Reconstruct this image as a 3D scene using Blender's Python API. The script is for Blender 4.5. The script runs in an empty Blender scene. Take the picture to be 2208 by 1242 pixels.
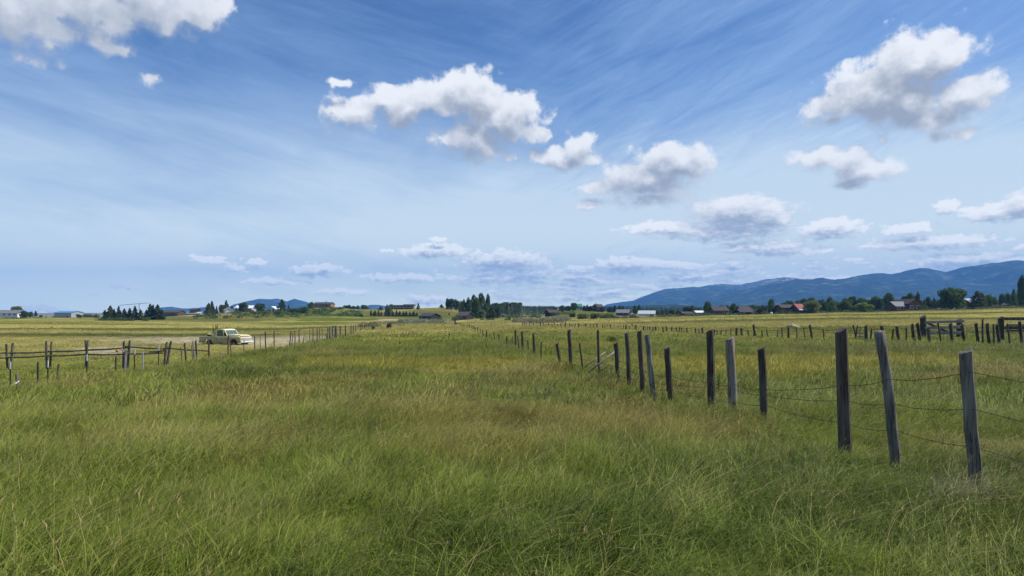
import bpy, math, random
import numpy as np
from mathutils import Vector, Matrix

# ------------------------------------------------------------------ camera, sky, sun, exposure
S = bpy.context.scene
COL = S.collection
F = 1472.0; CX = 1104.0; HY = 670.0; EYE = 1.6          # focal length, centre and horizon in the photograph's pixels
cam_d = bpy.data.cameras.new("camera"); cam = bpy.data.objects.new("camera", cam_d); COL.objects.link(cam)
cam_d.sensor_width = 36.0; cam_d.lens = 24.0; cam_d.shift_y = (HY - 621.0) / 2208.0
cam_d.clip_start = 0.05; cam_d.clip_end = 60000.0
cam.location = (0, 0, EYE); cam.rotation_euler = (math.radians(90), 0, 0)
S.camera = cam
S.render.resolution_x = 1024; S.render.resolution_y = 576
S.view_settings.view_transform = 'Standard'; S.view_settings.look = 'None'
S.view_settings.exposure = 0.6; S.view_settings.gamma = 1.0; S.view_settings.use_curve_mapping = False
S.cycles.max_bounces = 6; S.cycles.diffuse_bounces = 3; S.cycles.transmission_bounces = 4
S.cycles.volume_bounces = 0; S.cycles.transparent_max_bounces = 8
S.cycles.use_denoising = True
try: S.cycles.denoising_prefilter = 'ACCURATE'
except Exception: pass
S.render.use_persistent_data = False

SUN_AZ, SUN_EL = 80.0, 49.0
W = bpy.data.worlds.new("World"); S.world = W; W.use_nodes = True
SKY = 0.066                                              # strength of the world background
sun_d = bpy.data.lights.new("sun", 'SUN'); sun = bpy.data.objects.new("sun", sun_d); COL.objects.link(sun)
sun_d.energy = 3.9; sun_d.angle = math.radians(0.53); sun_d.color = (1.0, 0.95, 0.87)
sd = Vector((math.sin(math.radians(SUN_AZ)) * math.cos(math.radians(SUN_EL)),
             math.cos(math.radians(SUN_AZ)) * math.cos(math.radians(SUN_EL)), math.sin(math.radians(SUN_EL))))
sun.rotation_euler = (-sd).to_track_quat('-Z', 'Y').to_euler(); sun.location = (0, 0, 50)


class NT:
    """small helper round a node tree"""
    def __init__(s, tree): s.t = tree; s.n = tree.nodes; s.l = tree.links
    def new(s, typ, **kw):
        n = s.n.new(typ)
        for k, v in kw.items(): setattr(n, k, v)
        return n
    def put(s, sock, v):
        if isinstance(v, bpy.types.NodeSocket): s.l.new(v, sock)
        elif v is not None: sock.default_value = v
    def m(s, op, a, b=None, c=None, clamp=False):
        n = s.new('ShaderNodeMath', operation=op, use_clamp=clamp)
        s.put(n.inputs[0], a); s.put(n.inputs[1], b); s.put(n.inputs[2], c)
        return n.outputs[0]
    def v(s, op, a, b=None, sc=None):
        n = s.new('ShaderNodeVectorMath', operation=op)
        s.put(n.inputs[0], a); s.put(n.inputs[1], b)
        if sc is not None: s.put(n.inputs['Scale'], sc)
        return n.outputs['Value'] if op in ('LENGTH', 'DOT_PRODUCT') else n.outputs[0]
    def noise(s, vec, scale, detail=4.0, rough=0.55, lac=2.0, dist=0.0, typ='FBM'):
        n = s.new('ShaderNodeTexNoise', noise_type=typ)
        s.put(n.inputs['Vector'], vec); n.inputs['Scale'].default_value = scale; n.inputs['Detail'].default_value = detail
        n.inputs['Roughness'].default_value = rough; n.inputs['Lacunarity'].default_value = lac; n.inputs['Distortion'].default_value = dist
        return n
    def mix(s, f, a, b):
        n = s.new('ShaderNodeMix', data_type='RGBA'); s.put(n.inputs[0], f); s.put(n.inputs[6], a); s.put(n.inputs[7], b)
        return n.outputs[2]
    def mr(s, v, a, b, c=0.0, d=1.0, smooth=True):
        n = s.new('ShaderNodeMapRange', interpolation_type='SMOOTHSTEP' if smooth else 'LINEAR')
        s.put(n.inputs['Value'], v)
        for k, x in zip(('From Min', 'From Max', 'To Min', 'To Max'), (a, b, c, d)): s.put(n.inputs[k], x)
        return n.outputs[0]
    def xyz(s, x, y, z=0.0):
        n = s.new('ShaderNodeCombineXYZ'); s.put(n.inputs[0], x); s.put(n.inputs[1], y); s.put(n.inputs[2], z); return n.outputs[0]


def ang(px, py):
    dx = px - CX
    return math.degrees(math.atan(dx / F)), math.degrees(math.atan((HY - py) / math.hypot(F, dx)))

# every cumulus cloud as soft lobes: px, py, rx, ry (photo pixels turned into azimuth and elevation), weight
CLOUDS = [
    (40, 30, 130, 75, 1), (170, 10, 150, 60, 1), (320, 5, 130, 60, 1), (425, 18, 62, 42, 1), (235, 95, 65, 28, .8), (320, 165, 60, 34, .55),
    (765, 248, 62, 34, 1), (870, 232, 80, 40, 1), (940, 215, 80, 40, 1), (1015, 212, 75, 46, 1.05), (1085, 248, 72, 48, 1.05), (1025, 305, 80, 44, 1),
    (1105, 285, 62, 36, .95), (1165, 288, 26, 16, .7), (738, 180, 26, 12, .85),
    (1212, 342, 70, 24, .95), (1248, 312, 36, 26, .95),
    (1300, 405, 60, 18, .85), (1400, 390, 95, 40, 1.05), (1452, 355, 72, 42, 1.05), (1268, 436, 45, 14, .8), (1400, 430, 100, 22, .8),
    (1590, 462, 105, 34, 1), (1655, 470, 50, 32, 1), (1440, 492, 100, 15, .9), (1560, 500, 140, 22, .9), (1640, 532, 120, 18, .85),
    (1985, 140, 100, 62, 1.1), (1955, 215, 120, 60, 1.05), (2035, 115, 58, 40, 1.1), (1900, 190, 115, 55, 1.05), (1840, 228, 105, 34, 1), (2060, 215, 100, 48, 1), (1800, 258, 70, 26, .9),
    (1990, 262, 110, 30, .9), (2050, 285, 60, 18, .7), (1900, 305, 40, 14, .5),
    (1785, 350, 85, 26, 1), (1865, 368, 72, 28, 1), (1835, 396, 55, 14, .8),
    (1790, 495, 66, 20, 1), (1735, 540, 70, 12, .8),
    (2150, 458, 75, 20, 1), (2215, 440, 50, 22, 1), (2042, 448, 26, 18, .9), (1960, 495, 72, 14, .8), (2000, 524, 150, 16, .9), (2080, 560, 120, 15, .95),
    (937, 542, 66, 13, 1), (1085, 566, 90, 22, .95), (1150, 590, 65, 14, .9), (1080, 600, 125, 13, .8), (1355, 575, 78, 19, .9), (1490, 597, 80, 14, .9),
    (1680, 545, 90, 12, .7), (1585, 565, 60, 9, .6), (945, 516, 22, 6, .8), (870, 600, 95, 11, .8),
    (452, 559, 40, 8, .9), (512, 577, 34, 9, .9), (555, 563, 26, 6, .9), (575, 606, 62, 8, .8), (682, 584, 54, 13, 1), (270, 616, 40, 8, .85),
    (200, 636, 16, 4, .7), (840, 541, 20, 4, .7), (920, 648, 50, 10, .9), (740, 630, 70, 9, .7), (650, 610, 40, 6, .7), (1250, 640, 120, 12, .75), (90, 665, 60, 9, .8),
]


def cloud_group():
    g = bpy.data.node_groups.new("cloud_field", 'ShaderNodeTree')
    g.interface.new_socket("P", in_out='INPUT', socket_type='NodeSocketVector')
    g.interface.new_socket("D", in_out='OUTPUT', socket_type='NodeSocketFloat')
    N = NT(g); gi = N.new('NodeGroupInput'); go = N.new('NodeGroupOutput'); P = gi.outputs[0]
    sp = N.new('ShaderNodeSeparateXYZ'); N.put(sp.inputs[0], P); az, el = sp.outputs[0], sp.outputs[1]
    hi = N.mr(el, 5.0, 13.0)
    wa = N.noise(P, 0.45, 4, .5).outputs['Color']; wb = N.noise(P, 1.6, 4, .55).outputs['Color']
    va = N.v('MULTIPLY', N.v('SUBTRACT', wa, (.5, .5, .5)), (2.3, 1.7, 0)); vb = N.v('MULTIPLY', N.v('SUBTRACT', wb, (.5, .5, .5)), (2.1, .9, 0))
    mx = N.new('ShaderNodeMix', data_type='VECTOR'); N.put(mx.inputs[0], hi); N.put(mx.inputs[4], vb); N.put(mx.inputs[5], va)
    Pw = N.v('ADD', P, mx.outputs[1])
    best = None
    for (px, py, rx, ry, w) in CLOUDS:
        a, e = ang(px, py); a1, _ = ang(px + rx, py); _, e1 = ang(px, py - ry)
        rx_, ry_ = max(abs(a1 - a), .15) * 1.30, max(abs(e1 - e), .12) * 1.36
        n = N.new('ShaderNodeVectorMath', operation='MULTIPLY_ADD'); N.put(n.inputs[0], Pw)
        n.inputs[1].default_value = (1 / rx_, 1 / ry_, 0); n.inputs[2].default_value = (-a / rx_, -e / ry_, 0)
        ln = N.v('LENGTH', n.outputs[0])
        b = N.m('SUBTRACT', w, ln)
        best = b if best is None else N.m('SMOOTH_MAX', best, b, .14)
    best = N.m('MAXIMUM', best, -.6)
    na = N.noise(P, 0.62, 10, .60).outputs[0]; nb = N.noise(N.v('MULTIPLY', P, (1, 2.0, 1)), 1.3, 7, .60).outputs[0]
    n = N.m('ADD', N.m('MULTIPLY', na, hi), N.m('MULTIPLY', nb, N.m('SUBTRACT', 1.0, hi)))
    vo = N.new('ShaderNodeTexVoronoi', feature='SMOOTH_F1'); N.put(vo.inputs['Vector'], N.v('ADD', P, N.v('SCALE', N.noise(P, 1.4, 5, .6).outputs['Color'], sc=.8)))
    vo.inputs['Scale'].default_value = .62; vo.inputs['Smoothness'].default_value = .5
    puff = N.m('MULTIPLY', N.m('SUBTRACT', .48, vo.outputs['Distance']), N.m('MULTIPLY', hi, .62))
    # broken stratocumulus low over the horizon
    bn = N.noise(N.v('MULTIPLY', P, (.26, 1.15, 0)), 1.0, 7, .60, 2.1, .4).outputs[0]
    band = N.m('MULTIPLY', N.m('MULTIPLY', N.mr(el, -.2, 1.0), N.mr(el, 6.4, 3.0)), N.mr(az, -17.0, 0.0))
    low = N.m('SUBTRACT', N.m('MULTIPLY', N.m('SUBTRACT', bn, .43), 3.2), N.m('MULTIPLY', N.m('SUBTRACT', 1.0, band), 1.7))
    best = N.m('MAXIMUM', best, low)
    D = N.m('ADD', N.m('ADD', best, puff), N.m('MULTIPLY', N.m('SUBTRACT', n, .5), 1.35))
    N.put(go.inputs[0], D)
    return g


def build_world():
    N = NT(W.node_tree); N.n.clear()
    out = N.new('ShaderNodeOutputWorld'); bg = N.new('ShaderNodeBackground'); bg.inputs[1].default_value = SKY
    N.l.new(bg.outputs[0], out.inputs[0])
    sky = N.new('ShaderNodeTexSky', sky_type='NISHITA', sun_disc=False)
    sky.sun_elevation = math.radians(SUN_EL); sky.sun_rotation = math.radians(SUN_AZ)
    sky.altitude = 1500; sky.air_density = 1.0; sky.dust_density = 0.6; sky.ozone_density = 1.6
    tc = N.new('ShaderNodeTexCoord'); d = N.v('NORMALIZE', tc.outputs['Generated'])
    sp = N.new('ShaderNodeSeparateXYZ'); N.put(sp.inputs[0], d)
    az = N.m('MULTIPLY', N.m('ARCTAN2', sp.outputs[0], sp.outputs[1]), 57.2958)
    el = N.m('MULTIPLY', N.m('ARCSINE', sp.outputs[2]), 57.2958)
    P = N.xyz(az, el, 0.0)
    # thin high cloud: long streaks, rising to the right on the right, sinking to the right on the left; a white veil towards the horizon
    def streak(deg, su, sw, off, det, dist):
        ca, sa = math.cos(math.radians(deg)), math.sin(math.radians(deg))
        u = N.m('ADD', N.m('MULTIPLY', az, ca * su), N.m('MULTIPLY', el, sa * su)); w = N.m('SUBTRACT', N.m('MULTIPLY', el, ca * sw), N.m('MULTIPLY', az, sa * sw))
        return N.noise(N.xyz(u, w, off), 1.0, det, .62, 2.1, dist).outputs[0]
    rt = N.mr(az, -8.0, 10.0)
    def lr(a, b): return N.m('ADD', N.m('MULTIPLY', a, N.m('SUBTRACT', 1.0, rt)), N.m('MULTIPLY', b, rt))
    st = lr(streak(-9, .05, .20, 2.3, 8, .6), streak(20, .05, .19, 0.3, 8, .9))
    fine = lr(streak(-12, .13, .9, 7.0, 7, .8), streak(24, .15, .85, 5.0, 7, 1.3))
    bigp = N.noise(N.xyz(N.m('MULTIPLY', az, .045), N.m('MULTIPLY', el, .10), 4.0), 1.0, 3, .5).outputs[0]
    e0 = N.mr(el, 5.0, 21.0, 1.0, 0.10, True)
    rgt = N.mr(az, 2.0, 30.0, 0.0, .26)
    midv = N.m('MULTIPLY', N.m('MULTIPLY', N.mr(el, 3.0, 8.0), N.mr(el, 16.0, 9.0)), N.mr(az, -12.0, 0.0, 0.0, .22))
    rgt = N.m('ADD', rgt, midv)
    veil = N.m('ADD', N.m('ADD', e0, rgt), N.m('ADD', N.m('MULTIPLY', N.m('SUBTRACT', st, .5), N.mr(az, -10, 10, 1.10, 1.50)),
               N.m('ADD', N.m('MULTIPLY', N.m('SUBTRACT', bigp, .5), .70), N.m('MULTIPLY', N.m('SUBTRACT', fine, .5), N.mr(az, -10, 10, .42, .80)))))
    veil = N.mr(veil, -.08, 1.05, 0.0, 0.97, False)
    tint = N.v('MULTIPLY', sky.outputs[0], SKYTINT)
    veilc = N.mix(N.mr(el, 0.0, 4.5), (11.8, 12.8, 10.6, 1), N.mix(N.mr(el, 4.5, 10.0), (9.0, 10.2, 10.0, 1), N.mix(N.mr(el, 9.0, 20.0), (7.2, 8.6, 9.5, 1), (3.5, 5.4, 8.6, 1))))
    base = N.mix(veil, tint, veilc)
    grp = cloud_group()
    def field(off):
        g = N.new('ShaderNodeGroup', node_tree=grp); N.put(g.inputs[0], P if off is None else N.v('ADD', P, off)); return g.outputs[0]
    k = N.mr(el, 1.0, 18.0, .20, 1.0, False)
    D0 = field(None); D1 = field(N.xyz(N.m('MULTIPLY', k, .55), N.m('MULTIPLY', k, 1.7), 0.0))
    s1 = N.m('SUBTRACT', D0, D1)
    soft = N.m('ADD', N.mr(el, 3.0, 12.0, .22, .33), N.mr(s1, .35, -.4, 0.0, .45))
    dens = N.mr(D0, -.06, soft); core = N.mr(D0, .22, .95, 0.0, .46)
    lit = N.mr(N.m('SUBTRACT', s1, core), N.mr(el, 3, 12, -.45, -.62), N.mr(el, 3, 12, .55, .66))
    grey = N.mix(N.mr(el, 2.0, 12.0), (4.7, 5.6, 6.7, 1), (3.7, 4.15, 4.9, 1))
    white = N.mix(N.mr(el, 2.0, 12.0), (13.2, 13.2, 12.2, 1), (9.9, 10.1, 10.3, 1))
    cc = N.mix(lit, grey, white)
    left = N.mr(N.m('ADD', az, N.m('MULTIPLY', el, -.3)), -26.0, -33.0, 0.0, .45)      # the cloud at the upper left is thinner and duller
    cc = N.mix(left, cc, (6.0, 6.5, 7.3, 1))
    dens = N.m('MULTIPLY', dens, N.mr(el, 0.0, 8.0, .80, .97))
    fin = N.mix(dens, base, cc)
    N.put(bg.inputs[0], fin)
    W.cycles.sampling_method = 'MANUAL'; W.cycles.sample_map_resolution = 1024

HAZE = 1.08e-4
SKYTINT = (.70, .96, 1.24)
build_world()

# ------------------------------------------------------------------ small tools
R = random.Random(7)
RNG = np.random.default_rng(11)
rad = math.radians

def ss(a, b, x):
    t = np.clip((x - a) / (b - a), 0, 1); return t * t * (3 - 2 * t)

def _h(ix, iy, seed):
    n = (ix.astype(np.int64) * 374761393 + iy.astype(np.int64) * 668265263 + seed * 1442695041) & 0xffffffff
    n = ((n ^ (n >> 13)) * 1274126177) & 0xffffffff
    return ((n ^ (n >> 16)) & 0xffff) / 65535.0

def vnoise(x, y, seed=0):
    x = np.asarray(x, float); y = np.asarray(y, float)
    ix = np.floor(x); iy = np.floor(y); fx = x - ix; fy = y - iy; fx = fx * fx * (3 - 2 * fx); fy = fy * fy * (3 - 2 * fy)
    a = _h(ix, iy, seed); b = _h(ix + 1, iy, seed); c = _h(ix, iy + 1, seed); d = _h(ix + 1, iy + 1, seed)
    return (a * (1 - fx) + b * fx) * (1 - fy) + (c * (1 - fx) + d * fx) * fy

def fbm(x, y, seed=0, octv=4):
    s = 0; a = .5; t = 0
    for o in range(octv):
        s = s + a * vnoise(np.asarray(x) * 2 ** o, np.asarray(y) * 2 ** o, seed + o * 17); t += a; a *= .5
    return s / t

def props(o, label=None, cat=None, group=None, kind=None):
    if label: o['label'] = label
    if cat: o['category'] = cat
    if group: o['group'] = group
    if kind: o['kind'] = kind
    return o

def empty(name, loc, rz=0.0, label=None, cat=None, group=None, scale=None):
    o = bpy.data.objects.new(name, None); COL.objects.link(o); o.location = loc; o.rotation_euler = (0, 0, rz)
    o.empty_display_size = .2
    if scale is not None: o.scale = scale
    return props(o, label, cat, group)

def meshobj(name, me, parent=None, mat=None, loc=None):
    o = bpy.data.objects.new(name, me); COL.objects.link(o)
    if mat is not None: me.materials.append(mat)
    if parent is not None: o.parent = parent
    if loc is not None: o.location = loc
    return o

class MB:
    def __init__(s): s.v = []; s.f = []
    def add(s, vs, fs):
        b = len(s.v); s.v += [tuple(v) for v in vs]; s.f += [tuple(i + b for i in f) for f in fs]; return s
    def box(s, x0, x1, y0, y1, z0, z1):
        return s.add([(x0, y0, z0), (x1, y0, z0), (x1, y1, z0), (x0, y1, z0), (x0, y0, z1), (x1, y0, z1), (x1, y1, z1), (x0, y1, z1)],
                     [(0, 3, 2, 1), (4, 5, 6, 7), (0, 1, 5, 4), (1, 2, 6, 5), (2, 3, 7, 6), (3, 0, 4, 7)])
    def tube(s, pts, radii, n=8, cap=True):
        pts = [Vector(p) for p in pts]; b = len(s.v)
        if not hasattr(radii, '__len__'): radii = [radii] * len(pts)
        up = Vector((0, 0, 1))
        for i, p in enumerate(pts):
            t = (pts[min(i + 1, len(pts) - 1)] - pts[max(i - 1, 0)]).normalized()
            a = t.cross(up) if abs(t.dot(up)) < .95 else t.cross(Vector((0, 1, 0))); a.normalize(); c = t.cross(a)
            for k in range(n):
                th = 2 * math.pi * k / n; s.v.append(tuple(p + (a * math.cos(th) + c * math.sin(th)) * radii[i]))
        for i in range(len(pts) - 1):
            for k in range(n):
                s.f.append((b + i * n + k, b + i * n + (k + 1) % n, b + (i + 1) * n + (k + 1) % n, b + (i + 1) * n + k))
        if cap:
            s.f.append(tuple(b + k for k in range(n))[::-1]); s.f.append(tuple(b + (len(pts) - 1) * n + k for k in range(n)))
        return s
    def prism(s, prof, y0, y1):                         # profile in x,z extruded along y
        n = len(prof); b = len(s.v)
        s.v += [(x, y0, z) for x, z in prof] + [(x, y1, z) for x, z in prof]
        s.f.append(tuple(b + k for k in range(n))); s.f.append(tuple(b + n + k for k in range(n))[::-1])
        for k in range(n): s.f.append((b + k, b + n + k, b + n + (k + 1) % n, b + (k + 1) % n))
        return s
    def mesh(s, name, smooth=False):
        me = bpy.data.meshes.new(name); me.from_pydata(s.v, [], s.f); me.update()
        if smooth: me.polygons.foreach_set('use_smooth', [True] * len(me.polygons))
        return me
    def build(s, name, mat, parent=None, smooth=False, loc=None, bevel=0.0):
        o = meshobj(name, s.mesh(name, smooth), parent, mat, loc)
        if bevel:
            m = o.modifiers.new('bevel', 'BEVEL'); m.width = bevel; m.segments = 2; m.limit_method = 'ANGLE'
        return o

def npmesh(name, verts, faces, mats=(), smooth=False):
    verts = np.asarray(verts, np.float32); faces = np.asarray(faces, np.int32)
    me = bpy.data.meshes.new(name); me.vertices.add(len(verts)); me.vertices.foreach_set('co', verts.ravel())
    k = faces.shape[1]; me.loops.add(faces.size); me.loops.foreach_set('vertex_index', faces.ravel())
    me.polygons.add(len(faces)); me.polygons.foreach_set('loop_start', np.arange(0, faces.size, k, dtype=np.int32))
    me.polygons.foreach_set('loop_total', np.full(len(faces), k, np.int32))
    if smooth: me.polygons.foreach_set('use_smooth', np.ones(len(faces), bool))
    me.update(calc_edges=True); me.validate()
    for m in mats: me.materials.append(m)
    return me

# ------------------------------------------------------------------ materials
def newmat(name):
    m = bpy.data.materials.new(name); m.use_nodes = True; N = NT(m.node_tree); N.n.clear()
    out = N.new('ShaderNodeOutputMaterial'); bs = N.new('ShaderNodeBsdfPrincipled'); N.l.new(bs.outputs[0], out.inputs[0])
    bs.inputs['Specular IOR Level'].default_value = .25
    return m, N, bs, out

def mat(name, c1, c2=None, scale=3.0, rough=.8, stretch=(1, 1, 1), metal=0.0, bump=0.0, detail=5, contrast=(.35, .65)):
    m, N, bs, out = newmat(name)
    bs.inputs['Roughness'].default_value = rough; bs.inputs['Metallic'].default_value = metal
    c2 = c2 or tuple(x * .75 for x in c1)
    tc = N.new('ShaderNodeTexCoord'); v = N.v('MULTIPLY', tc.outputs['Object'], stretch)
    n = N.noise(v, scale, detail, .6).outputs[0]
    N.put(bs.inputs['Base Color'], N.mix(N.mr(n, *contrast), (*c1, 1), (*c2, 1)))
    if bump:
        b = N.new('ShaderNodeBump'); b.inputs['Strength'].default_value = bump; b.inputs['Distance'].default_value = .02
        N.put(b.inputs['Height'], n); N.l.new(b.outputs[0], bs.inputs['Normal'])
    return m

def wood(name, c1, c2, c3, crack=1.0):
    """weathered timber: grain along z, dark checks, lichen-grey patches"""
    m, N, bs, out = newmat(name)
    tc = N.new('ShaderNodeTexCoord'); oi = N.new('ShaderNodeObjectInfo')
    p = N.v('ADD', tc.outputs['Object'], N.v('SCALE', (3.1, 7.7, 5.3), sc=N.m('MULTIPLY', oi.outputs['Random'], 9.0)))
    g = N.noise(N.v('MULTIPLY', p, (42, 42, 2.2)), 1.0, 5, .65).outputs[0]
    big = N.noise(N.v('MULTIPLY', p, (9, 9, 1.6)), 1.0, 3, .5).outputs[0]
    ck = N.noise(N.v('MULTIPLY', p, (30, 30, .9)), 1.0, 2, .5).outputs[0]
    c = N.mix(N.mr(g, .35, .68), (*c1, 1), (*c2, 1)); c = N.mix(N.mr(big, .45, .7), c, (*c3, 1))
    crk = N.mr(N.m('ABSOLUTE', N.m('SUBTRACT', ck, .5)), 0.0, .022 * crack, 1.0, 0.0)
    c = N.mix(N.m('MULTIPLY', crk, .85), c, (.012, .010, .009, 1))
    N.put(bs.inputs['Base Color'], c); bs.inputs['Roughness'].default_value = .85
    b = N.new('ShaderNodeBump'); b.inputs['Strength'].default_value = .8; b.inputs['Distance'].default_value = .012
    N.put(b.inputs['Height'], N.m('SUBTRACT', g, N.m('MULTIPLY', crk, .8))); N.l.new(b.outputs[0], bs.inputs['Normal'])
    return m

M = {}
M['post_dark'] = wood('weathered dark wood', (.080, .070, .061), (.038, .033, .029), (.14, .125, .11))
M['post_grey'] = wood('weathered grey wood', (.20, .18, .16), (.085, .076, .068), (.27, .25, .22))
M['post_pale'] = wood('pale round wood', (.26, .225, .185), (.14, .105, .08), (.34, .31, .27), .8)
M['post_brown'] = wood('brown split wood', (.11, .08, .062), (.05, .038, .032), (.16, .13, .11))
M['rail'] = wood('grey rail wood', (.10, .085, .075), (.05, .042, .038), (.17, .155, .14))
M['rail_pale'] = wood('pale bleached board', (.30, .28, .25), (.19, .17, .15), (.40, .38, .35))
M['wire'] = mat('rusty fence wire', (.05, .035, .028), (.09, .075, .065), 20, .6, metal=.5)
M['tpost'] = mat('dark steel post', (.04, .05, .035), (.07, .045, .03), 8, .7)
M['white_tip'] = mat('white painted tip', (.75, .75, .72), (.55, .53, .5), 9, .6)

def leafmat(name, base, vary=.45, trans=.35):
    m, N, bs, out = newmat(name)
    at = N.new('ShaderNodeAttribute', attribute_name='tone'); oi = N.new('ShaderNodeObjectInfo')
    k = N.m('MULTIPLY', N.mr(at.outputs['Fac'], 0, 1, 1 - vary, 1 + vary, False), N.mr(oi.outputs['Random'], 0, 1, .85, 1.15, False))
    c = N.v('SCALE', tuple(base), sc=k)
    N.put(bs.inputs['Base Color'], c); bs.inputs['Roughness'].default_value = .7
    tr = N.new('ShaderNodeBsdfTranslucent'); N.put(tr.inputs[0], c)
    mx = N.new('ShaderNodeMixShader'); mx.inputs[0].default_value = trans
    N.l.new(bs.outputs[0], mx.inputs[1]); N.l.new(tr.outputs[0], mx.inputs[2]); N.l.new(mx.outputs[0], out.inputs[0])
    return m

L = {
    'dark': leafmat('dark needles', (.090, .120, .052)), 'spruce': leafmat('spruce needles', (.055, .082, .040)),
    'olive': leafmat('olive needles', (.10, .12, .045)), 'mid': leafmat('green leaves', (.115, .17, .042)),
    'deep': leafmat('deep green leaves', (.080, .125, .038)), 'bright': leafmat('bright green leaves', (.20, .27, .07)),
    'light': leafmat('light green leaves', (.21, .25, .10)), 'sage': leafmat('grey green leaves', (.22, .225, .15)),
    'grey': leafmat('grey brush', (.17, .155, .12)), 'yellow': leafmat('yellow green leaves', (.22, .26, .05)),
    'russet': leafmat('reddish brush', (.10, .055, .035)),
}
M['bark'] = mat('bark', (.09, .07, .05), (.05, .04, .03), 6, .9, (1, 1, .3))

# ------------------------------------------------------------------ terrain
T_D = np.array([60, 110, 150, 220, 320, 420, 550, 800, 1500, 4000, 10000], float)
T_PX = np.array([0, 150, 300, 420, 500, 600, 700, 780, 860, 960, 1050, 1150, 1240, 1320, 1420, 1550, 1700, 1850, 2000, 2208], float)
T_Y = np.array([
    [709, 712, 702, 694, 690, 687, 684, 688, 690, 680, 673],
    [709, 712, 702, 695, 690, 687, 685, 689, 690, 680, 673],
    [709, 713, 703, 696, 691, 684, 682, 688, 690, 680, 673],
    [709, 713, 705, 698, 692, 682, 678, 684, 690, 680, 673],
    [709, 713, 706, 699, 692, 678, 671, 680, 690, 680, 673],
    [709, 712, 706, 700, 693, 679, 670, 678, 688, 680, 673],
    [709, 708, 703, 699, 692, 677, 662, 675, 688, 680, 673],
    [709, 706, 702, 698, 691, 680, 667, 675, 685, 680, 673],
    [709, 703, 700, 697, 689, 682, 666, 675, 685, 680, 673],
    [709, 700, 698, 696, 691, 680, 663, 672, 682, 680, 673],
    [709, 700, 697, 694, 689, 685, 682, 680, 679, 676, 672],
    [709, 700, 697, 694, 689, 685, 683, 680, 678, 676, 672],
    [709, 699, 695, 690, 685, 678, 667, 676, 678, 676, 672],
    [709, 697, 693, 688, 684, 680, 672, 676, 678, 675, 672],
    [709, 695, 690, 686, 683, 681, 680, 679, 677, 675, 672],
    [709, 693, 687, 682, 680, 679, 679, 678, 677, 675, 672],
    [709, 690, 684, 679, 677, 676, 676, 676, 675, 674, 672],
    [709, 688, 681, 675, 673, 673, 673, 674, 674, 674, 672],
    [709, 687, 679, 671, 669, 669, 670, 672, 673, 674, 672],
    [709, 686, 676, 666, 664, 664, 666, 670, 672, 673, 672]], float)
T_Z = EYE - (T_Y - HY) / F * T_D[None, :]
T_Z[:, 0] = 0.0

def hgt(x, y, rough=True):
    """ground height at x, y (metres); the eye stands at the origin"""
    x = np.asarray(x, float); y = np.asarray(y, float)
    D = np.maximum(np.maximum(np.abs(y), np.abs(x) / .9), 1e-3)
    u = np.clip(x / D, -.9, .9) * F + CX
    u = np.clip(u, 0, 2208)
    ld = np.log(np.clip(D, 60, 10000)); LD = np.log(T_D)
    i = np.clip(np.searchsorted(T_PX, u) - 1, 0, len(T_PX) - 2); j = np.clip(np.searchsorted(LD, ld) - 1, 0, len(LD) - 2)
    a = (u - T_PX[i]) / (T_PX[i + 1] - T_PX[i]); b = (ld - LD[j]) / (LD[j + 1] - LD[j])
    a = a * a * (3 - 2 * a)
    z = (T_Z[i, j] * (1 - a) + T_Z[i + 1, j] * a) * (1 - b) + (T_Z[i, j + 1] * (1 - a) + T_Z[i + 1, j + 1] * a) * b
    g = -1.9 * ss(-9.0, -17.5, x + .9 * (vnoise(y * .12, y * 0, 3) - .5)) * (1 - ss(60, 110, D))
    z = z + g
    if rough:
        z = z + (fbm(x * .35, y * .35, 5, 3) - .5) * .16 * ss(0, 6, D) * (1 - ss(40, 90, D))
        z = z + (fbm(x * .04, y * .04, 9, 3) - .5) * 1.0 * ss(250, 420, D) * (1 - ss(3000, 5000, D))
    return z

def at(px, d, dz=0.0):
    x = (px - CX) / F * d
    return Vector((x, d, float(hgt(x, d)) + dz))

def zpix(py, d):                                        # height of something seen at photo row py at distance d
    return EYE - (py - HY) / F * d

# colours of the meadow: straw, green ... albedo of the sward, plus a painted sheen of bent-over tufts
C_STRAW = np.array([.36, .31, .105]); C_GREEN = np.array([.180, .228, .030]); C_DEEP = np.array([.098, .150, .022])
C_BROWN = np.array([.34, .275, .08]); C_GOLD = np.array([.40, .35, .045]); C_SHEEN = np.array([.23, .27, .06])
C_PALE = np.array([.70, .60, .42]); C_OLIVE = np.array([.155, .165, .05]); C_DIRT = np.array([.42, .30, .19])
C_SAGE = np.array([.21, .215, .13]); C_DKGR = np.array([.085, .12, .03]); C_FIELD = np.array([.50, .43, .13])

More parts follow.
